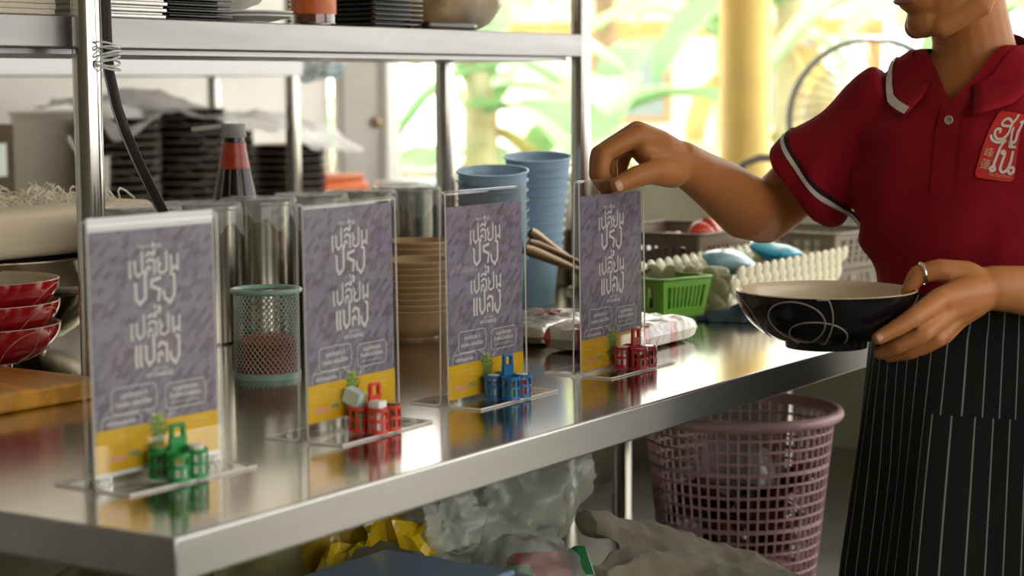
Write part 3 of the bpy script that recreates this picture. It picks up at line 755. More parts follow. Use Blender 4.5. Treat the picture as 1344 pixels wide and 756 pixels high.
for k in range(170):
    x, y, a = random.uniform(-.16, .16), random.uniform(-.11, .11), random.uniform(0, 6.3); L = random.uniform(.02, .05); hh = random.uniform(.001, .016)
    pts = [(x+L*(s-.5)*math.cos(a+s), y+L*(s-.5)*math.sin(a+s), .001+hh*math.sin(s*PI)*(1+.5*math.sin(k))) for s in (0, .25, .5, .75, 1)]
    g.tube(pts, .0011, 4)
o = obj('noodle_shreds', g, M('noodle', (.82, .74, .58), .5), None, W(.765, 1.02, .1895)); tag(o, 'pale shredded noodles heaped on the cream tub', 'noodles', kind='stuff')
o = obj('herb_sprig', G().ball((0, 0, 0), (.014, .010, .007)).noise(.008, 120), M('herb_green', (.02, .09, .03), .6), None, W(.655, .925, .127)); tag(o, 'dark green herb sprig on the pan edge', 'herb')
# ================================================================== ON THE OVERSHELF
ST = SZ+.001
def sq_plate(lx, ly, mat_b, mat_e):
    g = G(); g.bbox((0, 0, .0022), (lx*.82, ly*.82, .0044), .002)
    g.cur = 1; g.bbox((0, 0, .0052), (lx, ly, .0032), .0015); g.cur = 0
    return g.mesh('square_plate', [mat_b, mat_e])
blk_edge = M('black_plate_edge', (.012, .013, .015), .15, coat=.8)
pm = sq_plate(.118, .16, black_gl, blk_edge)
for k in range(7):
    o = obj('square_plate', pm, None, None, W(.790, SY+.093, ST+k*.0069), (0, 0, 0)); tag(o, 'black square plate, %s in the stack near the tied strap' % ORD[6-k], 'plate', 'black plates, near stack')
for k in range(8):
    o = obj('square_plate', pm, None, None, W(1.222, SY+.10, ST+k*.0069), (0, 0, 0)); tag(o, 'black square plate, %s in the stack beside the brown bag' % ORD[7-k], 'plate', 'black plates, far stack')
tr_w = M('tray_pale', (.60, .58, .56), .35, .6); tr_b = M('tray_tan', (.50, .42, .34), .45, nz=(3, .2))
tm = G().bbox((0, 0, .0025), (.135, .19, .005), .0015).bbox((0, 0, .0062), (.128, .184, .003), .001).mesh('flat_tray', tr_w)
for k in range(7):
    o = obj('flat_tray', tm, None, None, W(.658+.0015*((k*7) % 3), SY+.108, ST+k*.0079)); tag(o, 'pale metal tray, %s in the stack beside the black plates' % ORD[6-k], 'tray', 'pale trays on the overshelf')
tm2 = G().bbox((0, 0, .0030), (.165, .22, .006), .001).mesh('flat_tray', tr_b)
for k in range(8):
    o = obj('flat_tray', tm2, None, None, W(.452+.001*((k*5) % 3), SY+.118, ST+k*.0062)); tag(o, 'tan board tray, %s in the stack at the shelf end' % ORD[7-k], 'tray', 'tan trays on the overshelf')
plm = G().lathe([(0, 0), (.038, 0), (.040, .003), (.072, .0095), (.073, .0115), (.068, .0115), (.040, .0055), (0, .005)], 48).mesh('white_plate', white_pl)
for k in range(2):
    o = obj('white_plate', plm, None, None, W(.945, SY+.085, ST+k*.0055)); tag(o, '%s white plate of the pair on the overshelf' % ('lower', 'upper')[k], 'plate', 'white plates on the overshelf')
g = G().ball((0, 0, .03), (.045, .045, .032), u=24, v=14).noise(.008, 40, 2); g.v = [(a, b, max(c, .001)) for a, b, c in g.v]
o = obj('plastic_bag', g, M('bag_grey', (.55, .52, .50), .2, alpha=.75, coat=.5), None, W(.930, SY+.085, ST+.018)); tag(o, 'knotted clear bag resting on the white plates', 'bag')
t = thing('glass_jar', 'glass jar with orange label standing on the overshelf', 'jar', W(1.068, SY+.055, ST))
obj('glass', G().lathe([(0, 0), (.028, 0), (.031, .003), (.031, .075), (.024, .085), (.024, .095), (.022, .095), (.022, .085), (.0295, .074), (.0295, .005), (0, .004)], 32), M('jar_glass', (.85, .86, .80), .03, trans=1), t)
obj('label', G().lathe([(.0312, .016), (.0316, .016), (.0316, .070), (.0312, .070)], 32), M('label_orange', (.50, .07, .01), .4, nz=(70, .5, (.58, .18, .03))), t)
obj('sauce', G().lathe([(0, .005), (.028, .005), (.028, .06), (0, .06)], 24), M('chilli_oil', (.30, .05, .01), .2), t)
g = G().ball((0, 0, .05), (.125, .09, .055), u=40, v=24).noise(.016, 18, 4).noise(.004, 70, 1); g.v = [(a, b, max(c, .001)) for a, b, c in g.v]
t = thing('snack_bag', 'clear plastic bag of brown crisps slumped at the shelf end', 'bag', W(1.475, SY+.13, ST))
obj('contents', g, M('brown_crisps', (.42, .28, .13), .35, nz=(25, .5, (.22, .13, .06)), coat=.7), t)
g = G().ball((.04, -.02, .055), (.130, .10, .060), u=44, v=26).noise(.020, 16, 7).noise(.006, 60, 2); g.v = [(a, b, max(c, .0005)) for a, b, c in g.v]
obj('clear_wrapper', g, film, t)
t = thing('knife', 'knife with dark handle lying along the overshelf front', 'knife', W(1.345, SY+.020, ST), .02)
obj('handle', G().bbox((0, 0, .006), (.125, .016, .011), .004), M('handle_dark', (.05, .035, .025), .35), t)
obj('pommel', G().tube([(.062, 0, .006), (.070, 0, .006)], .0055, 10, dome=True), steel_dk, t)

# ================================================================== UNDER THE TABLE
UZ = -.382
def laundry():
    t = thing('lattice_basket', 'tall mauve plastic lattice basket on the undershelf', 'basket', W(1.500, .262, UZ))
    mv = M('mauve_plastic', (.62, .39, .41), .40, coat=.1); H = .243; R0, R1 = .112, .139
    g = G(); N = 56
    for k in range(N):
        a = 2*PI*k/N; pts = [((R0+(R1-R0)*z/H)*math.cos(a), (R0+(R1-R0)*z/H)*math.sin(a), z) for z in (0, H*.5, H)]; g.tube(pts, .0021, 4)
    for k in range(15):
        z = .004+k*(H-.008)/14; r = R0+(R1-R0)*z/H; h = .0018 if k % 5 else .003
        g.lathe([(r-.0014, z-h), (r+.0014, z-h), (r+.0014, z+h), (r-.0014, z+h), (r-.0014, z-h)], N)
    obj('lattice_wall', g, mv, t)
    obj('rim', G().tube([((R1+.006)*math.cos(k*PI/28), (R1+.006)*math.sin(k*PI/28), H) for k in range(56)], .0085, 10, closed=True), mv, t)
    obj('base', G().lathe([(0, 0), (R0, 0), (R0, .004), (0, .004)], N), mv, t)
laundry()
random.seed(8)
dk_red = M('sachet_dark_red', (.13, .018, .015), .2, nz=(45, .7, (.03, .01, .01)), coat=.6)
for k in range(11):
    a, r = k*2.4, .055*math.sqrt(k/11)+.02; z = .035+.0105*k
    g = G().ball((0, 0, 0), (.052, .038, .020), u=16, v=9).noise(.012, 30, k); o = obj('sachet', g, dk_red, None, W(1.50+r*math.cos(a), .262+r*math.sin(a), UZ+z), (.4*math.sin(k), .3*math.cos(k), a)); tag(o, 'dark red glossy sachet piled inside the mauve lattice basket', 'sachet', 'sachets in the lattice basket')
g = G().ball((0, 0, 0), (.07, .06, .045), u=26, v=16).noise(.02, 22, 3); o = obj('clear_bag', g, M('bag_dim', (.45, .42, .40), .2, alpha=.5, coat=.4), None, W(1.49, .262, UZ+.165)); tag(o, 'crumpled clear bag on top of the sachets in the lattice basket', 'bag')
def bagblob(c, r, seed, amt, rot=(0, 0, 0)):
    g = G().ball((0, 0, 0), r, u=96, v=60)
    out = []
    for p in g.v:
        v = Vector(p); n = v.normalized()
        d = noise.noise(v*9+Vector((seed, 0, 0)))*amt-abs(noise.noise(v*13+Vector((0, 3, seed))))*amt*1.5-abs(noise.noise(v*30+Vector((seed, 3, 0))))*amt*.55+(.35-abs(noise.noise(v*55+Vector((seed, 0, 5)))))*amt*.22
        out.append(tuple(v+n*d))
    g.v = out
    return g
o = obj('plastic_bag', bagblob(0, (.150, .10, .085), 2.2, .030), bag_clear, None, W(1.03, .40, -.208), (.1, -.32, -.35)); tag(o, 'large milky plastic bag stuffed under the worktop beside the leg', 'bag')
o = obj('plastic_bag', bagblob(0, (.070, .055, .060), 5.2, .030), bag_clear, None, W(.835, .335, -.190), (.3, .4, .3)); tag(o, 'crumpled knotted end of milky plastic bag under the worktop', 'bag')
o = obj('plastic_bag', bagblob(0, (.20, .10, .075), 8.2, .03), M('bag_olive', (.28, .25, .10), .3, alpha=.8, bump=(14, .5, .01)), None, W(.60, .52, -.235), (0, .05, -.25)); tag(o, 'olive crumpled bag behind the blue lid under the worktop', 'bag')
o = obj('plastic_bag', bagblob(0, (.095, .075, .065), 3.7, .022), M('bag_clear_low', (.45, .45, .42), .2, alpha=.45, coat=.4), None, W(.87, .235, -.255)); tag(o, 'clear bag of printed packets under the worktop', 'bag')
# yellow crumpled packet
g = G().grid(lambda u, v: ((u-.5)*.16, (v-.5)*.09, .05*abs(noise.noise(Vector((u*3.5, v*3, 4))))+.035*(1-abs(2*u-1))+.015*math.sin(v*9+u*5)), 14, 10)
t = obj('yellow_packet', g, M('yellow_foil', (.60, .40, .01), .25, coat=.5), None, W(.735, .375, -.205), (.25, -.1, -.35), smooth=False, fix=False); tag(t, 'bright yellow crumpled packet behind the blue lid', 'packet')
# blue lidded box
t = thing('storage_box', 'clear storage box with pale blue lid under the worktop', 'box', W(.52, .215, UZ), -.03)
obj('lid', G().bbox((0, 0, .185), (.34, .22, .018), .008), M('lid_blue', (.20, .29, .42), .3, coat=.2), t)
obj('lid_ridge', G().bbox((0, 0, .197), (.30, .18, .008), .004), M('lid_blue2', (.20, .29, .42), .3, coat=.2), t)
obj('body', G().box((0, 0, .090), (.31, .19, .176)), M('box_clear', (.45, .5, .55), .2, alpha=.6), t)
# printed packets
for k, (x, y, z, col, s, lab) in enumerate(((.865, .205, -.243, (.36, .02, .02), (.045, .030, .010), 'red printed packet inside the clear bag under the worktop'), (.905, .185, -.238, (.01, .12, .03), (.010, .022, .018), 'dark green printed packet beside the red one under the worktop'), (.82, .215, -.245, (.03, .22, .05), (.018, .022, .012), 'small green packet corner under the red printed packet'))):
    g = G().bbox((0, 0, 0), (s[0]*2, s[1]*2, s[2]*2), .004); t = obj('printed_packet', g, M('packet_print%d' % k, col, .3, coat=.4), None, W(x, y, z), (.9, .1, -.4)); tag(t, lab, 'packet')
    if k < 2:
        g = G()
        for q in range(3): ribbon(g, [(-.03*s[0]/.06+q*.012, .0), (-.022*s[0]/.06+q*.012, .012)], .004)
        obj('print_mark', g, M('print_pale%d' % k, (.75, .70, .45), .4), t, (0, -s[1]-.0005, 0), fix=False)
# towel
def towel():
    t = thing('towel', 'grey-beige towel bunched on the undershelf before the lattice basket', 'towel', W(1.13, .20, UZ))
    m = M('towel_cotton', (.30, .26, .18), .95, bump=(500, .6, .003), sheen=.3)
    def fold(pts, w, h, seed):
        g = G(); rings = []; n = len(pts)*6
        P = []
        for i in range(len(pts)-1):
            for k in range(6): P.append(Vector(pts[i]).lerp(Vector(pts[i+1]), k/6))
        P.append(Vector(pts[-1]))
        for i, p in enumerate(P):
            d = (P[min(i+1, len(P)-1)]-P[max(i-1, 0)]).normalized(); s = d.cross(Vector((0, 0, 1))).normalized(); e = .55+.45*math.sin(PI*min(1, max(0, i/(len(P)-1)*.9+.08)))
            rings.append([tuple(p+s*w*e*math.cos(q*PI/12)*(1+.12*noise.noise(Vector((i*.3, q*.5, seed))))+Vector((0, 0, 1))*(h*e*math.sin(q*PI/12)+.010*noise.noise(Vector((i*.22+seed, q*.45, 2))))) for q in range(24)])
        return g.loft(rings)
    tg = G()
    for k, (pts, w, h) in enumerate((([(-.07, .06, .045), (.04, .04, .055), (.15, -.02, .045), (.25, -.07, .03)], .055, .048), ([(-.035, .085, .155), (.015, .06, .13), (.07, .03, .105), (.14, -.01, .085), (.21, -.05, .06)], .034, .026),
            ([(-.11, .03, .10), (-.03, .02, .098), (.05, -.01, .085), (.15, -.05, .06)], .040, .028), ([(-.10, -.02, .04), (.0, -.03, .05), (.10, -.07, .05), (.2, -.12, .03)], .06, .04))):
        q = fold(pts, w, h, k*3.1); tg.add(q.v, q.f)
    me = remesh(tg, .005, 4)
    nn = [x.normal.copy() for x in me.vertices]
    for x, n_ in zip(me.vertices, nn):
        p = x.co.copy(); x.co = p+n_*(.010*noise.noise(p*14)-.009*abs(noise.noise(Vector((p.x*9+p.y*14, p.y*22-p.x*10, p.z*26))))+.004*noise.noise(p*45))
    me.materials.append(m); obj('cloth', me, None, t)
towel()

# ================================================================== REAR COUNTER
t = thing('rear_counter', 'rear steel counter carrying the black bowl stacks', 'counter', (0, 0, 0))
CZ = -.02
obj('countertop', G().bbox((1.95, 2.37, ZT+CZ-.018), (3.3, .74, .036), .003), steel_sat, t)
for x in (.4, 1.9, 3.5):
    for y in (2.06, 2.66): obj('leg', G().tube([(x, y, 0), (x, y, ZT+CZ-.03)], .019, 12), chrome, t)
t = thing('rear_shelf', 'white-edged steel shelf above the rear counter', 'shelf', W(0, 0, CZ))
obj('shelf_board', G().bbox((1.45, 2.16, .3915-CZ), (2.42, .32, .039), .003), M('white_enamel', (.85, .85, .86), .35), t)
for x in (.4, 2.665): 
    for y in (2.04, 2.29): obj('post', G().tube([(x, y, 0), (x, y, .8)], .018, 14), chrome, t)
prf3, sp3 = bowl_prof(.099, .062, .42, .004)
bb_me = G().lathe(prf3, 44, mats=[0]*sp3+[1]*(len(prf3)-sp3)).mesh('black_bowl', [black_gl, beige_gl])
swirl = M('glaze_line_grey', (.30, .27, .22), .3)
def bstack(x, y, n, lab, grp):
    for k in range(n):
        o = obj('black_bowl', bb_me, None, None, W(x+random.uniform(-.002, .002), y+random.uniform(-.002, .002), CZ+.0005+k*.0195), (0, 0, random.uniform(0, 6))); tag(o, 'black bowl, %s in the %s' % (ORD[n-1-k], lab), 'bowl', grp)
        if n > 10: loops(.099, .062, prf3, sp3, [(q*2.1, .036, .034, .022, 0, 360) for q in range(3)], swirl, o, .0006)
random.seed(4)
bstack(2.215, 2.19, 13, 'stack behind the shelf post and strap', 'black bowls behind the strap')
bstack(2.462, 2.21, 14, 'tall stack beside the sauce bottle', 'black bowls beside the sauce bottle')
bstack(2.67, 2.30, 11, 'stack behind the sauce bottle', 'black bowls behind the sauce bottle')
bstack(2.90, 2.25, 9, 'short stack next to the orange box', 'black bowls next to the orange box')
def drape():
    def fn(u, v):
        x = 2.10+u*.92; y = 2.10+v*.26
        top = .30-.085*max(0, (u-.42)/.58)**1.2+(.045*math.sin(u*9)*.4)
        z = top+.030*noise.noise(Vector((u*5, v*4, 1)))+.010*noise.noise(Vector((u*16, v*14, 2)))
        if v < .35: 
            k = (.35-v)/.35; z -= k*(.035+.05*max(0, math.sin(u*7.2+1.9)))+.0; y = 2.10+.35*.26-k*.035-.015*abs(noise.noise(Vector((u*9, 0, 3))))
        return (x, y-.07*(1-min(1, v/.35)), z)
    o = obj('plastic_sheet', G().grid(fn, 70, 26).move((-2.5, -2.2, 0)), M('bag_milky', (.66, .63, .62), .35, alpha=.62, bump=(12, .6, .02), spec=.8), None, W(2.5, 2.2, .010), fix=False)
    tag(o, 'milky plastic sheet draped over the black bowl stacks', 'plastic sheet')
drape()
o = obj('white_bucket', G().lathe([(0, 0), (.10, 0), (.108, .012), (.112, .30), (.117, .302), (.117, .312), (.105, .312), (.104, .02), (0, .015)], 40), M('bucket_cream', (.86, .78, .68), .4), None, W(2.26, 2.42, CZ+.0005)); tag(o, 'tall cream plastic tub behind the drinking glass', 'tub')
t = thing('drinking_glass', 'empty drinking glass with a straw on the rear counter', 'glass', W(2.065, 2.12, CZ+.0005))
obj('glass', G().lathe([(0, 0), (.030, 0), (.038, .215), (.036, .215), (.0285, .006), (0, .006)], 28), M('glass_pale', (.80, .78, .74), .05, alpha=.35, spec=.8), t)
obj('straw', G().tube([(.01, -.01, .01), (-.03, .0, .20), (-.055, .02, .26)], .004, 8), white_pl, t)
t = thing('cardboard_box', 'dark brown carton on the rear counter', 'box', W(1.79, 2.27, CZ+.0005))
obj('carton', G().bbox((0, 0, .145), (.17, .22, .29), .003), M('carton_brown', (.11, .075, .04), .8, nz=(8, .3)), t)
obj('white_label', G().box((.035, -.1105, .215), (.05, .001, .07)), paper, t)
t = thing('orange_box', 'orange plastic food box with clear lid on the rear counter', 'box', W(3.06, 2.25, CZ+.0005), -.2)
obj('body', G().bbox((0, 0, .06), (.19, .15, .12), .02), M('orange_plastic', (.85, .16, .02), .35, coat=.1), t); obj('lid', G().bbox((0, 0, .128), (.17, .13, .016), .007), M('orange_lid', (.80, .30, .14), .3), t)
o = obj('round_lid', G().ball((0, 0, .04), .04).noise(.004, 30), M('magenta', (.38, .02, .08), .4), None, W(2.99, 2.10, CZ+.04)); tag(o, 'dark magenta round lid in front of the orange box', 'lid'); o.location = W(2.99, 2.10, CZ+.0)
t = thing('white_box', 'white lidded food container beside the orange box', 'box', W(3.27, 2.12, CZ+.0005), .1)
obj('body', G().bbox((0, 0, .045), (.19, .14, .09), .02), M('pink_white', (.70, .58, .56), .4), t); obj('lid', G().bbox((.01, 0, .100), (.20, .15, .022), .010), M('lid_white', (.75, .80, .82), .4), t)
# rear shelf load
o = obj('beige_carton', G().bbox((0, 0, .05), (.30, .2, .10), .003), M('carton_beige', (.62, .50, .34), .7), None, W(2.02, 2.26, .4115)); tag(o, 'beige carton on the white-edged rear shelf', 'box')
o = obj('cream_carton', G().bbox((0, 0, .05), (.14, .2, .10), .003), M('carton_cream', (.75, .70, .60), .7), None, W(1.78, 2.26, .4115)); tag(o, 'cream carton on the white-edged rear shelf', 'box')
o = obj('dark_bowl', bb_me, None, None, W(2.335, 2.13, .4115)); tag(o, 'single black bowl on the white-edged rear shelf', 'bowl')
g = bagblob(0, (.13, .09, .05), 6.1, .03); o = obj('blue_bag', g, M('bag_blue_white', (.72, .74, .74), .35, nz=(9, .5, (.10, .42, .58)), alpha=.9), None, W(2.80, 2.10, .425), (0, .35, .1)); tag(o, 'blue and white crumpled bag overhanging the rear shelf end', 'bag')

# ================================================================== FAN AND CHAIR BY THE GARDEN
def fan():
    t = thing('pedestal_fan', 'pedestal fan with round wire guard behind the person', 'fan', (3.92, 1.06, 0), math.radians(205))
    zc = ZT+.245; R = .215; gm = M('fan_grey', (.20, .20, .19), .4)
    T = Matrix.Translation((0, 0, zc)) @ Matrix.Rotation(PI/2, 4, 'Y')
    for off, nm in ((.035, 'guard_ring'), (-.035, 'guard_ring')):
        obj(nm, G().tube([(R*math.cos(k*PI/24), R*math.sin(k*PI/24), off) for k in range(48)], .0055, 8, closed=True, T=T), gm, t)
    obj('guard_band', G().tube([((R+.004)*math.cos(k*PI/24), (R+.004)*math.sin(k*PI/24), 0) for k in range(48)], .0075, 8, closed=True, T=T), gm, t)
    g = G()
    for sgn in (1, -1):
        for k in range(40):
            a = k*PI/20; g.tube([(.03*math.cos(a), .03*math.sin(a), sgn*.075), (.13*math.cos(a+.15), .13*math.sin(a+.15), sgn*.07), (R*math.cos(a+.3), R*math.sin(a+.3), sgn*.035)], .0011, 4, T=T)
    obj('guard_wires', g, gm, t)
    for k in range(3):
        a = k*2*PI/3
        obj('blade', G().grid(lambda u, v: (math.cos(a+(v-.5)*1.2*(.5+u*.6))*(.03+.15*u), math.sin(a+(v-.5)*1.2*(.5+u*.6))*(.03+.15*u), (v-.5)*.05), 8, 8, T), M('blade_%d' % k, (.55, .60, .58), .3, alpha=.45), t, fix=False)
    obj('motor', G().lathe([(0, -.17), (.05, -.165), (.06, -.10), (.055, -.06), (.02, -.05), (.02, .02), (0, .03)], 20, T), gm, t)
    obj('pole', G().tube([(-.10, 0, .03), (-.10, 0, zc)], .014, 12), gm, t)
    obj('base', G().lathe([(0, 0), (.17, 0), (.17, .015), (.04, .035), (0, .035)], 32).move((-.10, 0, 0)), gm, t)
fan()
def chair():
    t = thing('metal_chair', 'grey tubular metal chair beyond the reaching arm', 'chair', (3.511, 1.079, 0), math.radians(-57.2))
    m = M('chair_tube', (.24, .23, .21), .35, .6); top = ZT+.165
    for s in (-1, 1): obj('leg', G().tube([(s*.19, .20, 0), (s*.18, -.16, .45)], .011, 8), m, t); obj('leg', G().tube([(s*.19, -.26, 0), (s*.18, -.14, .45)], .011, 8), m, t)
    obj('back_frame', G().tube([(-.18, -.15, .44), (-.185, -.20, top-.06), (-.17, -.205, top-.015), (-.13, -.207, top), (.13, -.207, top), (.17, -.205, top-.015), (.185, -.20, top-.06), (.18, -.15, .44)], .010, 10), m, t)
    obj('back_bar', G().tube([(-.183, -.19, top-.11), (.183, -.19, top-.11)], .008, 8), m, t)
    obj('seat', G().bbox((0, .02, .455), (.40, .38, .025), .01), M('seat_grey', (.2, .19, .18), .5), t)
chair()

# ================================================================== GARDEN
leaf_g = M('banana_leaf', (.30, .48, .24), .35, nz=(3, .3), transl=.45); leaf_y = M('banana_leaf_yellow', (.58, .48, .20), .5, nz=(4, .3, (.45, .26, .10)), transl=.4); leaf_b = M('banana_leaf_dry', (.38, .20, .08), .7, transl=.3)
stem_m = M('banana_stem', (.50, .45, .30), .6, nz=(6, .4, (.38, .26, .16)))
def leaf_mesh(mat, L=1.3, Wd=.48):
    def fn(u, v):
        s = u; w = Wd*(math.sin(PI*min(1, .04+.96*s))**.55)*(1-.25*s); y = (2*v-1)*w/2
        x = L*(s-.18*s*s); z = L*(.42*s-.62*s*s)+abs(2*v-1)*.05*w/Wd-.02
        return (x, y, z+.015*noise.noise(Vector((s*9, v*3, 1))))
    return G().grid(fn, 18, 6).tube([(L*(s-.18*s*s), 0, L*(.42*s-.62*s*s)-.02) for s in (0, .2, .4, .6, .8, .97)], [.018, .014, .011, .008, .006, .003], 6).mesh('leaf', mat, True, False)
LM = [leaf_mesh(leaf_g), leaf_mesh(leaf_y, 1.0, .22), leaf_mesh(leaf_b, .9, .16)]
random.seed(12)
def banana(x, y, h, n, lab, dry=2):
    t = thing('banana_plant', lab, 'plant', (x, y, -.1), 0, 'banana plants in the garden')
    obj('stem', G().tube([(0, 0, 0), (.02, .01, h*.5), (.0, .03, h)], [.13, .11, .07], 12), stem_m, t)
    a0 = random.uniform(0, 6)
    for k in range(n):
        s = random.uniform(.8, 1.25); o = obj('leaf', LM[0], None, t, (0, .02, h-.05-.05*k), (0, random.uniform(-.85, .25), a0+k*2.4)); o.scale = (s, s, s)
    for k in range(dry): obj('leaf', LM[1+k % 2], None, t, (0, 0, h*(.75-.12*k)), (0, random.uniform(.7, 1.2), a0+k*2.1+.8))
L = ['banana plant with yellowing leaves right beyond the white jamb', 'banana plant with broad leaves seen through the shelf frame', 'banana plant behind the blue cups', 'banana plant beside the garden house', 'banana plant before the yellow pillar',
     'banana plant right of the yellow pillar', 'banana plant behind the fan', 'tall banana plant far behind the fan', 'low banana plant at the foot of the parapet']
for (x, y, h, n, dr), lab in zip(((7.2, 5.1, 1.0, 6, 4), (7.8, 4.9, 1.5, 7, 2), (8.8, 4.7, 1.3, 7, 2), (10.6, 4.8, 1.9, 7, 3), (9.6, 3.9, 2.1, 6, 3), (8.6, 2.4, 1.9, 6, 3), (7.6, 1.55, 1.7, 8, 2), (9.5, 1.6, 2.2, 8, 2), (6.4, 3.6, .55, 5, 1)), L): banana(x, y, h, n, lab, dr)
t = thing('garden_house', 'pale house with faded red roof beyond the banana plants', 'house', (20.5, 10.2, -.1), math.radians(25))
obj('wall', G().box((0, 0, 1.2), (5, 4, 2.4)), M('house_white', (.80, .76, .70), .8), t)
obj('roof', G().add([(-2.9, -2.5, 2.35), (2.9, -2.5, 2.35), (2.9, 2.5, 2.35), (-2.9, 2.5, 2.35), (-2.9, 0, 3.5), (2.9, 0, 3.5)], [(0, 1, 5, 4), (2, 3, 4, 5), (0, 4, 3), (1, 2, 5), (3, 2, 1, 0)]), M('roof_red', (.60, .32, .27), .8), t, smooth=False)
for k, yy in enumerate((-1.0, .6)):
    wv = obj('window', G().box((-2.52, yy, 1.4), (.06, .9, 1.0)), M('window_frame%d' % k, (.45, .25, .12), .6), t); obj('pane', G().box((-2.555, yy, 1.4), (.02, .75, .85)), M('pane%d' % k, (.25, .3, .3), .1), wv)
obj('porch_beam', G().box((-3.6, 0, 1.9), (.15, 4.2, .18)), M('beam_orange', (.50, .25, .08), .6), t)
for yy in (-2, 2): obj('porch_post', G().box((-3.6, yy, .95), (.15, .15, 1.9)), M('post_wood%d' % yy, (.42, .22, .08), .6), t)
bark = M('bark', (.30, .20, .13), .9, nz=(5, .4)); fol = M('foliage', (.42, .56, .24), .6, nz=(2, .3, (.60, .62, .32)), transl=.4)
lfm = G().grid(lambda u, v: ((u-.5)*.30, (v-.5)*.14*math.sin(PI*min(1, max(.05, u))), .02*math.sin(PI*u)), 4, 2).v
def tree(x, y, h, R, lab, n=150):
    t = thing('garden_tree', lab, 'tree', (x, y, -.1), 0, 'trees at the back of the garden')
    obj('trunk', G().tube([(0, 0, 0), (.05, .1, h*.4), (-.05, .05, h*.9)], [.14, .11, .06], 10), bark, t)
    g = G()
    for k in range(n):
        d = Vector((random.gauss(0, 1), random.gauss(0, 1), random.gauss(0, .8))).normalized()*R*random.uniform(.35, 1)**.5; T = Matrix.Translation(d+Vector((0, 0, h))) @ Euler((random.uniform(0, 6), random.uniform(0, 6), random.uniform(0, 6))).to_matrix().to_4x4()
        g.add([(-.17, 0, 0), (0, -.08, .02), (.17, 0, 0), (0, .08, .02)], [(0, 1, 2, 3)], T)
    o = obj('foliage', g, fol, t, smooth=False, fix=False); o['kind'] = 'stuff'
for (x, y, h, R), lab in zip(((12.4, 9.6, 2.6, 1.2), (12.2, 6.6, 2.9, 1.2), (13, 4.1, 2.8, 1.1), (12, 1.9, 2.5, 1.0), (13.5, -.4, 2.8, 1.2), (11.5, 12.3, 3, 1.2)), ('leafy tree behind the white jamb', 'leafy tree behind the shelf frame', 'leafy tree left of the yellow pillar', 'leafy tree right of the yellow pillar', 'leafy tree behind the fan', 'leafy tree by the garden house')): tree(x, y, h, R, lab)
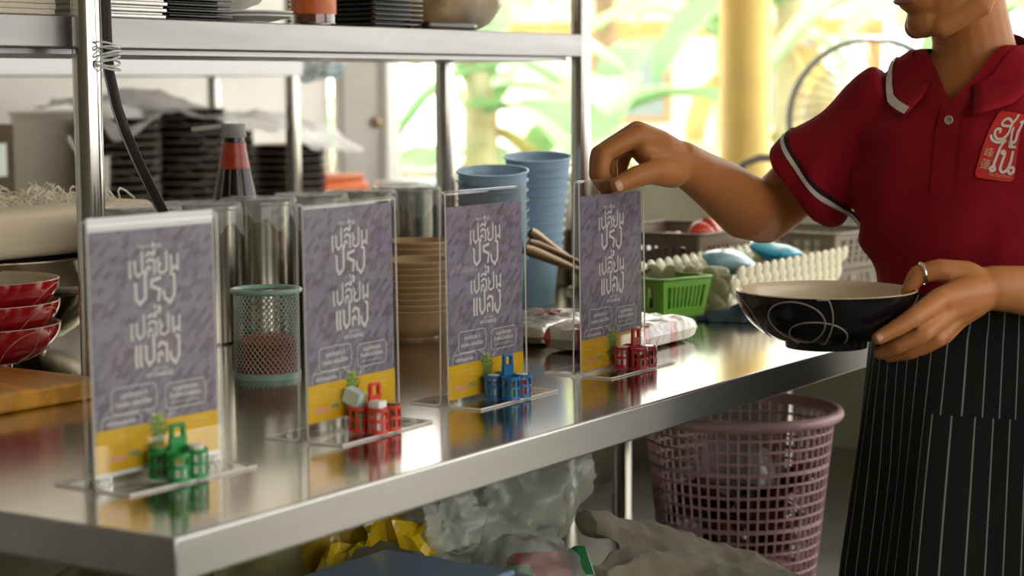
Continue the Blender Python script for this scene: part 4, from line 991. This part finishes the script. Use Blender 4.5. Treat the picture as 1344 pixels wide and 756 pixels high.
# ================================================================== PERSON
def person():
    Z0 = ZT
    P = lambda x, y, z: (x, y, z+Z0)
    skin = M('skin', (.44, .165, .050), .50, sss=.06, nz=(14, .12), bump=(190, .25, .0012), spec=.35)
    root = thing('person', 'person in dark red polo shirt and pinstriped black apron, holding a bowl', 'person', (1.31, -.19, 0))
    org = Vector((1.31, -.19, 0))
    def loc(me_or_g):
        if isinstance(me_or_g, G): me_or_g.move((-org.x, -org.y, 0)); return me_or_g
        me_or_g.transform(Matrix.Translation(-org)); return me_or_g
    def ell(c, a, b, n=40, pw=2.3):
        pts = []
        for k in range(n):
            t = 2*PI*k/n; ct, st = math.cos(t), math.sin(t)
            pts.append((c[0]+a*abs(ct)**(2/pw)*(1 if ct >= 0 else -1), c[1]+b*abs(st)**(2/pw)*(1 if st >= 0 else -1), c[2]+Z0))
        return pts
    torso = [(-.20, 1.305, -.205, .10, .155), (-.12, 1.30, -.205, .112, .162), (-.03, 1.298, -.20, .105, .148), (.05, 1.30, -.19, .098, .136), (.14, 1.305, -.178, .104, .142), (.22, 1.315, -.165, .108, .150), (.28, 1.322, -.158, .100, .152), (.325, 1.328, -.154, .080, .130), (.355, 1.332, -.152, .062, .095), (.38, 1.332, -.150, .050, .060)]
    SH_, EL, WR = P(1.300, -.030, .300), P(1.2946, .1254, .1667), P(1.0761, .1362, .2464)
    hands = {}
    b = G()
    b.loft([ell((x, y, z), a, bb) for z, x, y, a, bb in torso])
    def chain(pts, rad, seg=14):
        # interpolated capsule chain
        Q = []; R = []
        for i in range(len(pts)-1):
            for k in range(4):
                Q.append(Vector(pts[i]).lerp(Vector(pts[i+1]), k/4)); R.append(rad[i]+(rad[i+1]-rad[i])*k/4)
        Q.append(Vector(pts[-1])); R.append(rad[-1])
        b.tube(Q, R, seg, dome=True)
    # neck
    chain([P(1.338, -.152, .33), P(1.322, -.148, .40), P(1.300, -.140, .47)], [.060, .050, .048], 20)
    # right arm (reaching to the sign)
    v = Vector
    mid = v(SH_).lerp(v(EL), .5)
    chain([SH_, mid, v(SH_).lerp(v(EL), .8), EL], [.050, .044, .040, .038], 20)
    E2 = v(EL); W2 = v(WR)
    chain([EL, E2.lerp(W2, .22)+v((0, 0, -.004)), E2.lerp(W2, .5), E2.lerp(W2, .78), WR], [.037, .043, .037, .030, .0265], 20)
    # right hand
    iM, mM, rM, pM = P(1.0125, .1581, .2817), P(1.0284, .1711, .2850), P(1.0466, .1792, .2808), P(1.0692, .1787, .2670)
    W_ = v(WR)
    for q, r0, r1 in ((iM, .020, .0125), (mM, .020, .0125), (rM, .019, .012), (pM, .017, .011)):
        st = W_+(v(q)-W_)*.12
        chain([WR, st.lerp(v(q), .5), q], [.023, (r0+r1)/2+.0045, r1+.0008], 12)
    web = v(iM).lerp(v(P(1.0032, .1361, .2361)), .42)
    chain([WR, v(WR).lerp(web, .6), web], [.024, .0215, .0125], 14); chain([WR, v(WR).lerp(v(mM), .6)+v((.004, .010, -.012)), v(mM)+v((.008, .008, -.016))], [.022, .020, .014], 14)
    chain([iM, P(.9727, .1876, .2586), P(.9691, .1888, .2347), P(.9765, .1805, .2165)], [.0132, .0115, .0104, .0088], 12)
    chain([mM, P(.9870, .2024, .2570), P(.9794, .2002, .2322), P(.9822, .1868, .2138)], [.0130, .0112, .0100, .0084], 12)
    chain([rM, P(1.0176, .2046, .2542), P(1.0087, .1973, .2349), P(1.0013, .1900, .2185)], [.0122, .0108, .0096, .0080], 12)
    chain([pM, P(1.0508, .1997, .2598), P(1.0421, .2003, .2411), P(1.0304, .1969, .2246)], [.0112, .0098, .0088, .0074], 12)
    chain([WR, P(1.0472, .1325, .2344), P(1.0032, .1361, .2361)], [.023, .0205, .0150], 14)
    chain([P(1.0372, .1365, .2374), P(1.0032, .1361, .2361), P(.9742, .1432, .2316), P(.9520, .1545, .2220)], [.018, .0148, .0130, .0102], 14)
    # left arm: elbow beside the body, forearm forward to the bowl
    SHL, ELL, WL = P(1.330, -.268, .286), P(1.310, -.375, .075), P(1.070, -.281, .1085)
    chain([SHL, v(SHL).lerp(v(ELL), .5), ELL], [.045, .042, .037], 18)
    chain([ELL, v(ELL).lerp(v(WL), .25), v(ELL).lerp(v(WL), .6), WL, P(1.0525, -.2705, .1103)], [.037, .041, .033, .0265, .0255], 18)
    # left hand
    WL2 = P(1.045, -.266, .110)
    tM, tI, tT = P(1.0030, -.2270, .1330), P(.9900, -.2080, .1280), P(.9840, -.1990, .1080)
    for q, r in ((P(.9600, -.2440, .1040), .0135), (P(.9800, -.2490, .0908), .013), (P(1.000, -.2480, .0810), .0125), (P(1.025, -.2450, .0765), .0115)):
        chain([WL2, v(WL2).lerp(v(q), .55), q], [.0225, .0185, r], 12)
    chain([WL2, P(1.0292, -.2502, .1252), tM, tI, tT], [.021, .0175, .0128, .0108, .0085], 14)
    chain([P(.9600, -.2440, .1040), P(.9090, -.2320, .0873), P(.8950, -.2240, .0800), P(.8770, -.2085, .0690)], [.0128, .0108, .0098, .0080], 12)
    chain([P(.9800, -.2490, .0908), P(.9290, -.2370, .0690), P(.9150, -.2150, .0560), P(.9170, -.1950, .0470)], [.0125, .0106, .0095, .0080], 12)
    chain([P(1.000, -.2480, .0810), P(.9590, -.2420, .0600), P(.9480, -.2160, .0460), P(.9500, -.1920, .0400)], [.0118, .0100, .0090, .0076], 12)
    chain([P(1.025, -.2450, .0765), P(.9980, -.2380, .0590), P(.9860, -.2160, .0450), P(.9840, -.1960, .0400)], [.0105, .0090, .0080, .0068], 12)
    # legs and feet
    for s in (-1, 1):
        hx, hy = 1.30, -.205+s*.075
        chain([P(hx, hy, -.14), P(hx+.01, hy, -.43), P(hx+.02, hy, -.62), P(hx+.03, hy, -.79)], [.085, .056, .048, .034], 18)
        chain([P(hx+.045, hy, -.815), P(hx-.03, hy+s*.005, -.825), P(hx-.13, hy+s*.015, -.838)], [.032, .030, .020], 14)
    # head (local frame: +x face, +z crown)
    F = v((-.88, .44, -.22)).normalized(); side = v((0, 0, 1)).cross(F).normalized(); up = F.cross(side)
    HC = v(P(1.1960, -.1260, .4040))-F*.070+up*.098
    T = Matrix((F, side, up)).transposed().to_4x4(); T.translation = HC
    b.ball((-.012, 0, .035), (.094, .074, .088), T, 24, 16); b.ball((.025, 0, -.025), (.058, .058, .080), T, 24, 16)
    for s in (-1, 1):
        pts = [T @ v((-.012, s*.054, -.040)), T @ v((.012, s*.047, -.078)), T @ v((.052, s*.022, -.096))]
        b.tube(pts, [.019, .019, .016], 12, dome=True)
        b.ball((-.008, s*.074, -.008), (.016, .008, .030), T, 12, 8); b.ball((.048, s*.030, -.032), (.026, .022, .026), T, 14, 9)
    b.ball((.060, 0, -.090), (.019, .024, .019), T, 14, 10); b.ball((.058, 0, -.055), (.030, .032, .026), T, 16, 10)
    b.tube([T @ v((.074, 0, .028)), T @ v((.088, 0, .004)), T @ v((.098, 0, -.018))], [.009, .010, .0125], 12, dome=True)
    for s in (-1, 1): b.ball((.084, s*.012, -.022), (.010, .008, .007), T, 10, 7)
    b.ball((.0840, 0, -.0465), (.0085, .021, .0055), T, 14, 8); b.ball((.0815, 0, -.0585), (.0095, .018, .0065), T, 14, 8)
    body = remesh(b, .0027, 5, .5); body.materials.append(skin); loc(body)
    obj('body', body, None, root)
    lip = M('lips', (.32, .10, .075), .35)
    lg = G(); lg.ball((.0870, 0, -.0470), (.0080, .0215, .0048), T, 18, 10); lg.ball((.0845, 0, -.0583), (.0088, .0185, .0058), T, 18, 10); obj('lips', loc(lg), lip, root)
    for s in (-1, 1):
        ey = obj('eye', loc(G().ball((.0655, s*.031, .004), (.0125, .0135, .0075), T)), M('eye_white%d' % s, (.62, .58, .54), .2), root)
        obj('iris', loc(G().ball((.0745, s*.031, .003), (.0042, .0058, .0058), T)), M('iris_dark%d' % s, (.015, .008, .005), .1), ey)
        obj('eyebrow', loc(G().tube([T @ v((.078-.012*abs(q), s*(.012+.036*q), .026+.006*math.sin(q*PI))) for q in (0, .25, .5, .75, 1)], [.002, .0035, .0035, .003, .0015], 8)), M('brow%d' % s, (.02, .014, .01), .7), root)
    hg = G(); hg.ball((-.028, 0, .050), (.095, .086, .090), T, 28, 18); hg.ball((-.060, 0, -.005), (.060, .074, .075), T, 24, 14); hg.ball((-.135, 0, .045), (.045, .048, .045), T, 18, 12)
    hm = remesh(hg, .005, 4); hm.materials.append(M('hair_black', (.012, .009, .008), .4, bump=(90, .6, .003))); obj('hair', loc(hm), None, root)
    # nails
    nail = M('nail', (.62, .36, .26), .25)
    nv = v(P(.9520, .1545, .2220)); n_out = v((-.55, -.80, .10)).normalized()
    def nail_at(p, out, along, w, l):
        o_ = v(out).normalized(); al = v(along).normalized(); al = (al-o_*al.dot(o_)).normalized(); sd = o_.cross(al)
        return G().grid(lambda u, q: tuple(v(p)+al*(u-.5)*l*(1-.25*(2*q-1)**2)+sd*(q-.5)*w+o_*(-.0022*(2*q-1)**2-.0016*(2*u-1)**2)), 6, 6)
    obj('nail', loc(nail_at(nv+n_out*.0098, n_out, (-.45, .25, -.2), .0125, .0140)), nail, root, fix=False)
    n2 = v((-.62, -.70, .15)).normalized(); obj('nail', loc(nail_at(v(P(.8785, -.2095, .0700))+n2*.0078, n2, (-.5, .35, -.35), .0105, .0125)), nail, root, fix=False)
    # ring on the thumb
    a, c = v(tM), v(tI); d = (c-a).normalized(); m_ = a.lerp(c, .72); u_ = d.cross(v((0, 0, 1))).normalized(); w_ = d.cross(u_)
    obj('ring', loc(G().tube([tuple(m_+(u_*math.cos(k*PI/12)+w_*math.sin(k*PI/12))*.0116) for k in range(24)], .0019, 8, closed=True)), M('silver', (.80, .78, .74), .18, 1), root)

    # ---------------- shirt
    red = M('polo_red', (.275, .005, .013), .85, bump=(900, .25, .0008), nz=(7, .12), spec=.25)
    s = G()
    add = .010
    s.loft([ell((x, y, z), a+add+(-.004 if z < .1 else .004), bb+add+(-.004 if z < .1 else .004)) for z, x, y, a, bb in [(-.06, 1.298, -.20, .106, .150)]+torso[3:8]+[(.350, 1.334, -.150, .066, .100), (.372, 1.336, -.150, .058, .074), (.384, 1.336, -.150, .052, .060)]])
    def sleeve(A, B, r0, r1, extra=.018, bulge=None):
        A, B = v(A), v(B); d = (B-A).normalized(); pts = []; rr = []
        for k in range(9):
            q = k/8; pts.append(A.lerp(B, q)); rr.append(r0+(r1-r0)*q+.003*math.sin(q*9))
        pts += [B-d*.001, B-d*.015, B-d*.05]; rr += [r1-.006, r1-.008, r1-.012]
        s.tube(pts, rr, 30)
    S_E = v(SH_).lerp(v(EL), .66)+v((-.014, -.004, -.006))
    sleeve(v(SH_)+v((.004, -.035, .012)), S_E, .062, .066)
    S_L = v(SHL).lerp(v(ELL), .56); sleeve(v(SHL)+v((0, .03, .014)), S_L, .064, .064)
    sm = remesh(s, .0038, 9, .5)
    # wrinkles
    nrm = [x.normal.copy() for x in sm.vertices]
    for vt, nv_ in zip(sm.vertices, nrm):
        p = vt.co.copy(); h = p.z-Z0
        k = noise.noise(v((p.x*9+p.z*7, p.y*9, p.z*5)))*.008+noise.noise(v((p.x*22-p.y*12, p.y*16+p.z*15, p.z*9)))*.0042
        # folds radiating from the armpit
        dd = (p-v(P(1.27, -.05, .22))).length
        k += .0060*math.sin(dd*95+3*noise.noise(p*8))*math.exp(-dd*7)
        vt.co = p+nv_*k
    # open collar: cut the V at the throat
    bm = bmesh.new(); bm.from_mesh(sm); va = v(P(1.23, -.160, .318))
    kill = [x for x in bm.verts if x.co.x < 1.335 and x.co.z-Z0 > .318 and abs(x.co.y+.157-(x.co.z-Z0-.318)*.1) < (x.co.z-Z0-.318)*.72] + [x for x in bm.verts if x.co.z-Z0 > .372 and (v((x.co.x, x.co.y))-v((1.336, -.150))).length < .054]
    bmesh.ops.delete(bm, geom=list(set(kill)), context='VERTS')
    for x in bm.verts:
        if x.is_boundary and x.co.x < 1.335 and x.co.z-Z0 > .310:
            hz = max(0, x.co.z-Z0-.318); cy = -.157+hz*.1; sg_ = 1 if x.co.y > cy else -1; x.co.y = cy+sg_*hz*.72
    bm.to_mesh(sm); 
    bvh = BVHTree.FromBMesh(bm); bm.free()
    sm.materials.append(red); sm.update()
    shirt_me = sm.copy()
    loc(sm); shirt = obj('polo_shirt', sm, None, root)
    white_t = M('trim_white', (.66, .60, .56), .8); blk = M('trim_black', (.015, .006, .007), .85)
    # sleeve band stripe
    d = (v(EL)-v(SH_)).normalized(); uu = d.cross(v((0, 0, 1))).normalized(); ww = d.cross(uu)
    def ring_on(c, r, off, wd, mat, nm):
        pts0, pts1 = [], []
        for k in range(72):
            t_ = 2*PI*k/72; dr = uu*math.cos(t_)+ww*math.sin(t_)
            row = []
            for o_ in (-wd/2, wd/2):
                org_ = c+d*(off+o_)+dr*.12
                hit = bvh.ray_cast(org_, -dr, .12)
                p = hit[0]+dr*.0016 if hit[0] else c+d*(off+o_)+dr*r
                if (p-(c+d*(off+o_))).length > r*1.45: p = c+d*(off+o_)+dr*r*1.05
                row.append(tuple(p))
            pts0.append(row[0]); pts1.append(row[1])
        g = G(); n = 72; g.add(pts0+pts1, [(k, (k+1) % n, n+(k+1) % n, n+k) for k in range(n)]); obj(nm, loc(g), mat, shirt, fix=False)
    ring_on(S_E, .067, -.034, .0055, white_t, 'sleeve_stripe'); ring_on(S_E, .067, -.040, .005, blk, 'sleeve_stripe')
    # collar: band around the neck folding outward, open at the throat
    def collar(side_sgn):
        nseg = 22; rows = 6; C = v((1.334, -.150))
        vs = []; 
        for i in range(nseg+1):
            q = i/nseg                      # 0 at the back of the neck, 1 at the throat
            ang = PI*q*.90                  # from +x (back) to -x (front)
            dr = v((math.cos(ang), side_sgn*math.sin(ang)))
            zt = .405-.062*q**1.6; rt = .060+.012*q**2
            reach = .030+.016*q+.022*max(0, q-.7)/.3
            for j in range(rows+1):
                f = j/rows
                r_ = rt+reach*f; z_ = zt+.010*math.sin(f*PI*.6)-f*.036-.016*f*q
                x_, y_ = C.x+dr.x*r_, C.y+dr.y*r_
                hit = bvh.ray_cast(v((x_, y_, Z0+.6)), v((0, 0, -1)), 1)
                if hit[0] and f > .25: z_ = max(z_, hit[0].z-Z0+.004)
                vs.append((x_, y_, z_+Z0))
        return vs, nseg, rows
    for sg in (1, -1):
        vs, a, c_ = collar(sg); g = G().add(vs, [(i*(c_+1)+j, (i+1)*(c_+1)+j, (i+1)*(c_+1)+j+1, i*(c_+1)+j+1) for i in range(a) for j in range(c_)])
        cme = loc(g); co = obj('collar', cme, red, shirt, fix=False); md = co.modifiers.new('t', 'SOLIDIFY'); md.thickness = .0022; md.offset = 1
        ed = [vs[i*(c_+1)+c_] for i in range(a+1)]; ed2 = [tuple(v(vs[i*(c_+1)+c_]).lerp(v(vs[i*(c_+1)+c_-1]), .9)) for i in range(a+1)]
        lift = v((0, 0, .0032))
        g = G().add([tuple(v(p)+lift) for p in ed]+[tuple(v(p)+lift) for p in ed2], [(k, k+1, a+2+k, a+1+k) for k in range(a)]); obj('collar_stripe', loc(g), white_t, shirt, fix=False) if sg > 0 else None
    # placket, button and badge are draped over the chest by casting onto the shirt
    def on_chest(y, z, lift=.002):
        h = bvh.ray_cast(v((.9, y, z+Z0)), v((1, 0, 0)), 1)
        return tuple(h[0]-v((lift, 0, 0))) if h[0] else (1.21, y, z+Z0)
    g = G().grid(lambda u, q: on_chest(-.160+(u-.5)*.030, .318-q*.115, .0024), 6, 22); obj('placket', loc(g), red, shirt, fix=False)
    bp = v(on_chest(-.1605, .296, .004)); Tb = Matrix.Translation(bp) @ Matrix.Rotation(-PI/2, 4, 'Y')
    bt = obj('button', loc(G().lathe([(0, -.001), (.0052, -.001), (.0056, .0012), (.0046, .0020), (.0035, .0012), (0, .0012)], 24, Tb)), M('button_horn', (.40, .33, .26), .35), shirt)
    for q in ((.0013, .0013), (-.0013, .0013), (.0013, -.0013), (-.0013, -.0013)): obj('button_hole', loc(G().lathe([(0, .0010), (.0006, .0010), (.0006, .0016), (0, .0016)], 8, Tb @ Matrix.Translation((q[0], q[1], 0)))), blk, bt)
    # badge outline (y to the wearer's left is -y); corners measured from the photograph
    bx = lambda y, z: on_chest(y, z, .0024)
    by0, bz0 = -.2110, .268
    def badge_pt(a, c): # a across 0..1 (towards her left), c up 0..1
        wtop, wbot = .032, .046; wd = wbot+(wtop-wbot)*c
        y = by0-.011-(a-.5)*wd-.011*c; z = bz0-.040+.080*c-.006*a
        return y, z
    outline = []
    for cx, cz, a0 in ((.86, .92, 0), (.14, .92, 90), (.14, .08, 180), (.86, .08, 270)):
        for k in range(0, 91, 30): outline.append((cx+.14*math.cos(math.radians(a0+k)), cz+.08*math.sin(math.radians(a0+k))))
    g = G()
    def bg_fn(u, q):
        # clamp grid to the rounded outline
        a, c = u, q
        for cx, cz in ((.86, .92), (.14, .92), (.14, .08), (.86, .08)):
            dx, dz = (a-cx)/.14, (c-cz)/.08
            if dx*(1 if cx > .5 else -1) > 0 and dz*(1 if cz > .5 else -1) > 0:
                L_ = math.hypot(dx, dz)
                if L_ > 1: a, c = cx+dx/L_*.14, cz+dz/L_*.08
        y, z = badge_pt(a, c); return bx(y, z)
    g.grid(bg_fn, 14, 22); badge = obj('badge', loc(g), M('badge_red', (.62, .03, .022), .6), shirt, fix=False)
    def print_on(gt, mat, nm):
        gt.v = [(lambda p: on_chest(*badge_pt(p[0], p[2]), .0034))(p) for p in gt.v]; obj(nm, loc(gt), mat, badge, fix=False)
    wh = M('badge_white', (.78, .66, .60), .6); tn = M('badge_tan', (.62, .40, .26), .6)
    def fit(gt, x0, x1, z0, z1):
        xs = [p[0] for p in gt.v]; zs = [p[2] for p in gt.v]
        gt.v = [(x0+(p[0]-min(xs))/(max(xs)-min(xs))*(x1-x0), 0, z0+(p[2]-min(zs))/(max(zs)-min(zs))*(z1-z0)) for p in gt.v]; return gt
    def brush(strokes, w=.040):
        g_ = G()
        for st in strokes:
            q = [Vector((p[0]*.55, p[1])) for p in st]; q = [q[0]*2-q[1]]+q+[q[-1]*2-q[-2]]; out = []
            for n_ in range(1, len(q)-2):
                for k in range(5):
                    t_ = k/5; a0, a1, a2, a3 = q[n_-1:n_+3]
                    out.append(.5*((2*a1)+(a2-a0)*t_+(2*a0-5*a1+4*a2-a3)*t_*t_+(3*a1-a0-3*a2+a3)*t_**3))
            out.append(q[-2]); ribbon(g_, out, w)
        g_.v = [(p[0]/.55, 0, p[2]) for p in g_.v]; return g_
    for st in ([[(.30, .84), (.40, .90), (.56, .89), (.66, .82), (.52, .80), (.36, .80), (.30, .84)], [(.74, .985), (.72, .92), (.64, .84), (.64, .72), (.52, .62), (.34, .60), (.22, .66), (.22, .73), (.34, .74), (.36, .69)]],
               [[(.90, .88), (.96, .90), (.96, .84), (.92, .72), (.90, .61), (.82, .58), (.76, .62), (.74, .72), (.74, .80)]],
               [[(.12, .64), (.20, .575), (.40, .55), (.62, .60)], [(.60, .595), (.50, .50), (.46, .36), (.43, .22), (.48, .155), (.42, .13), (.36, .16), (.42, .20)]],
               [[(.60, .39), (.56, .42), (.62, .44), (.66, .40), (.63, .28), (.62, .17), (.70, .13), (.80, .18), (.86, .30), (.88, .46)], [(.85, .20), (.94, .22), (.96, .16), (.88, .12), (.82, .17)]],
               [[(.78, .545), (.72, .57), (.78, .595), (.82, .56), (.74, .515), (.94, .52)]]):
        print_on(brush(st), wh, 'badge_lettering')
    print_on(fit(text_g('峰', 1, 0, 0), .10, .34, .32, .46), tn, 'badge_lettering'); print_on(fit(text_g('蓮', 1, 0, 0), .08, .34, .14, .29), tn, 'badge_lettering')
    print_on(fit(text_g('The Chan House', 1, 0, 0), .36, .92, .055, .105), tn, 'badge_lettering')

    # ---------------- apron (wrapped skirt with pinstripes)
    def apron_mat():
        m = M('apron_black', (.006, .006, .007), .8); nt = m.node_tree; bs = nt.nodes['Principled BSDF']
        at = nt.nodes.new('ShaderNodeUVMap'); sp = nt.nodes.new('ShaderNodeSeparateXYZ'); nt.links.new(at.outputs[0], sp.inputs[0])
        fr = nt.nodes.new('ShaderNodeMath'); fr.operation = 'FRACT'; nt.links.new(sp.outputs[0], fr.inputs[0])
        lt = nt.nodes.new('ShaderNodeMath'); lt.operation = 'LESS_THAN'; lt.inputs[1].default_value = .085; nt.links.new(fr.outputs[0], lt.inputs[0])
        mx = nt.nodes.new('ShaderNodeMixRGB'); mx.inputs[1].default_value = (.006, .006, .007, 1); mx.inputs[2].default_value = (.26, .27, .25, 1)
        nt.links.new(lt.outputs[0], mx.inputs[0]); nt.links.new(mx.outputs[0], bs.inputs['Base Color']); return m
    am = apron_mat()
    NS, NZ = 160, 40
    def ap(u, q):
        z = .085-.65*q
        c = (1.297-.012*q*2, -.203-.004*q); a_ = .122+.055*min(1, q*1.9); b_ = .160+.036*min(1, q*1.6)
        if q < .06: a_ -= .006; b_ -= .006
        t_ = 2*PI*u; k = (noise.noise(v((math.cos(t_)*2.2, math.sin(t_)*2.2, q*1.2)))*.012+math.sin(t_*9+q*2)*.003)*min(1, q*3)
        ct, st = math.cos(t_), math.sin(t_); x_ = c[0]+(a_+k)*abs(ct)**.87*(1 if ct >= 0 else -1); y_ = c[1]+(b_+k)*abs(st)**.87*(1 if st >= 0 else -1)
        y_ = min(y_, -.0075)
        return (x_, y_, z+Z0)
    g = G().grid(ap, NS, NZ); me = loc(g).mesh('apron', am, True, False)
    uv = me.uv_layers.new(name='UVMap')
    for poly in me.polygons:
        for li in poly.loop_indices:
            vi = me.loops[li].vertex_index; uv.data[li].uv = ((vi//(NZ+1))/NS*58, (vi % (NZ+1))/NZ)
    apron = obj('apron', me, None, root)
    def pk(u, q):
        z = (u, q); x_, y_, zz = ap(.47+.15*u, .215+.34*q); x2, y2, _ = ap(.47+.15*u, .215+.34*q)
        n_ = v((x_-1.28, y_+.205, 0)).normalized()*.004
        return (x_+n_.x, y_+n_.y, zz)
    g = G().grid(pk, 40, 16); me = loc(g).mesh('pocket', am, True, False); uv = me.uv_layers.new(name='UVMap')
    for poly in me.polygons:
        for li in poly.loop_indices:
            vi = me.loops[li].vertex_index; uv.data[li].uv = ((.47+.15*(vi//17)/40)*58+.35, 0)
    obj('pocket', me, None, apron)
    # trousers hidden below the apron hem
    tg = G()
    for sg in (-1, 1): tg.tube([P(1.305, -.205+sg*.078, -.16), P(1.312, -.205+sg*.076, -.45), P(1.325, -.205+sg*.076, -.78)], [.094, .070, .060], 20)
    obj('trousers', loc(tg), M('trousers_dark', (.02, .02, .025), .9), root)
    # shoes
    for sg in (-1, 1): obj('shoe', loc(G().tube([P(1.37, -.205+sg*.075, -.828), P(1.28, -.205+sg*.08, -.828), P(1.16, -.205+sg*.09, -.836)], [.040, .042, .030], 14, dome=True, flat=.72, up=(0, 0, 1))), M('shoe_black%d' % sg, (.015, .015, .015), .5), root)
person()

# ---- the bowl in the hand
prf4, sp4 = bowl_prof(.1005, .064, .45, .004)
o = obj('held_bowl', G().lathe(prf4, 64, mats=[0]*sp4+[1]*(len(prf4)-sp4)), [black_gl, beige_gl], None, W(.934, -.1233, .0478)); tag(o, 'black glazed bowl with cream inside, held in the hand beside the worktop', 'bowl')
loops(.1005, .064, prf4, sp4, [(-3.10, .036, .036, .024, 0, 360), (-2.85, .012, .045, .026, 0, 200), (-3.15, .04, .05, .05, -50, 50), (-1.2, .035, .036, .024, 0, 360), (2.2, .036, .036, .024, 0, 360)], swirl, o, .0008)
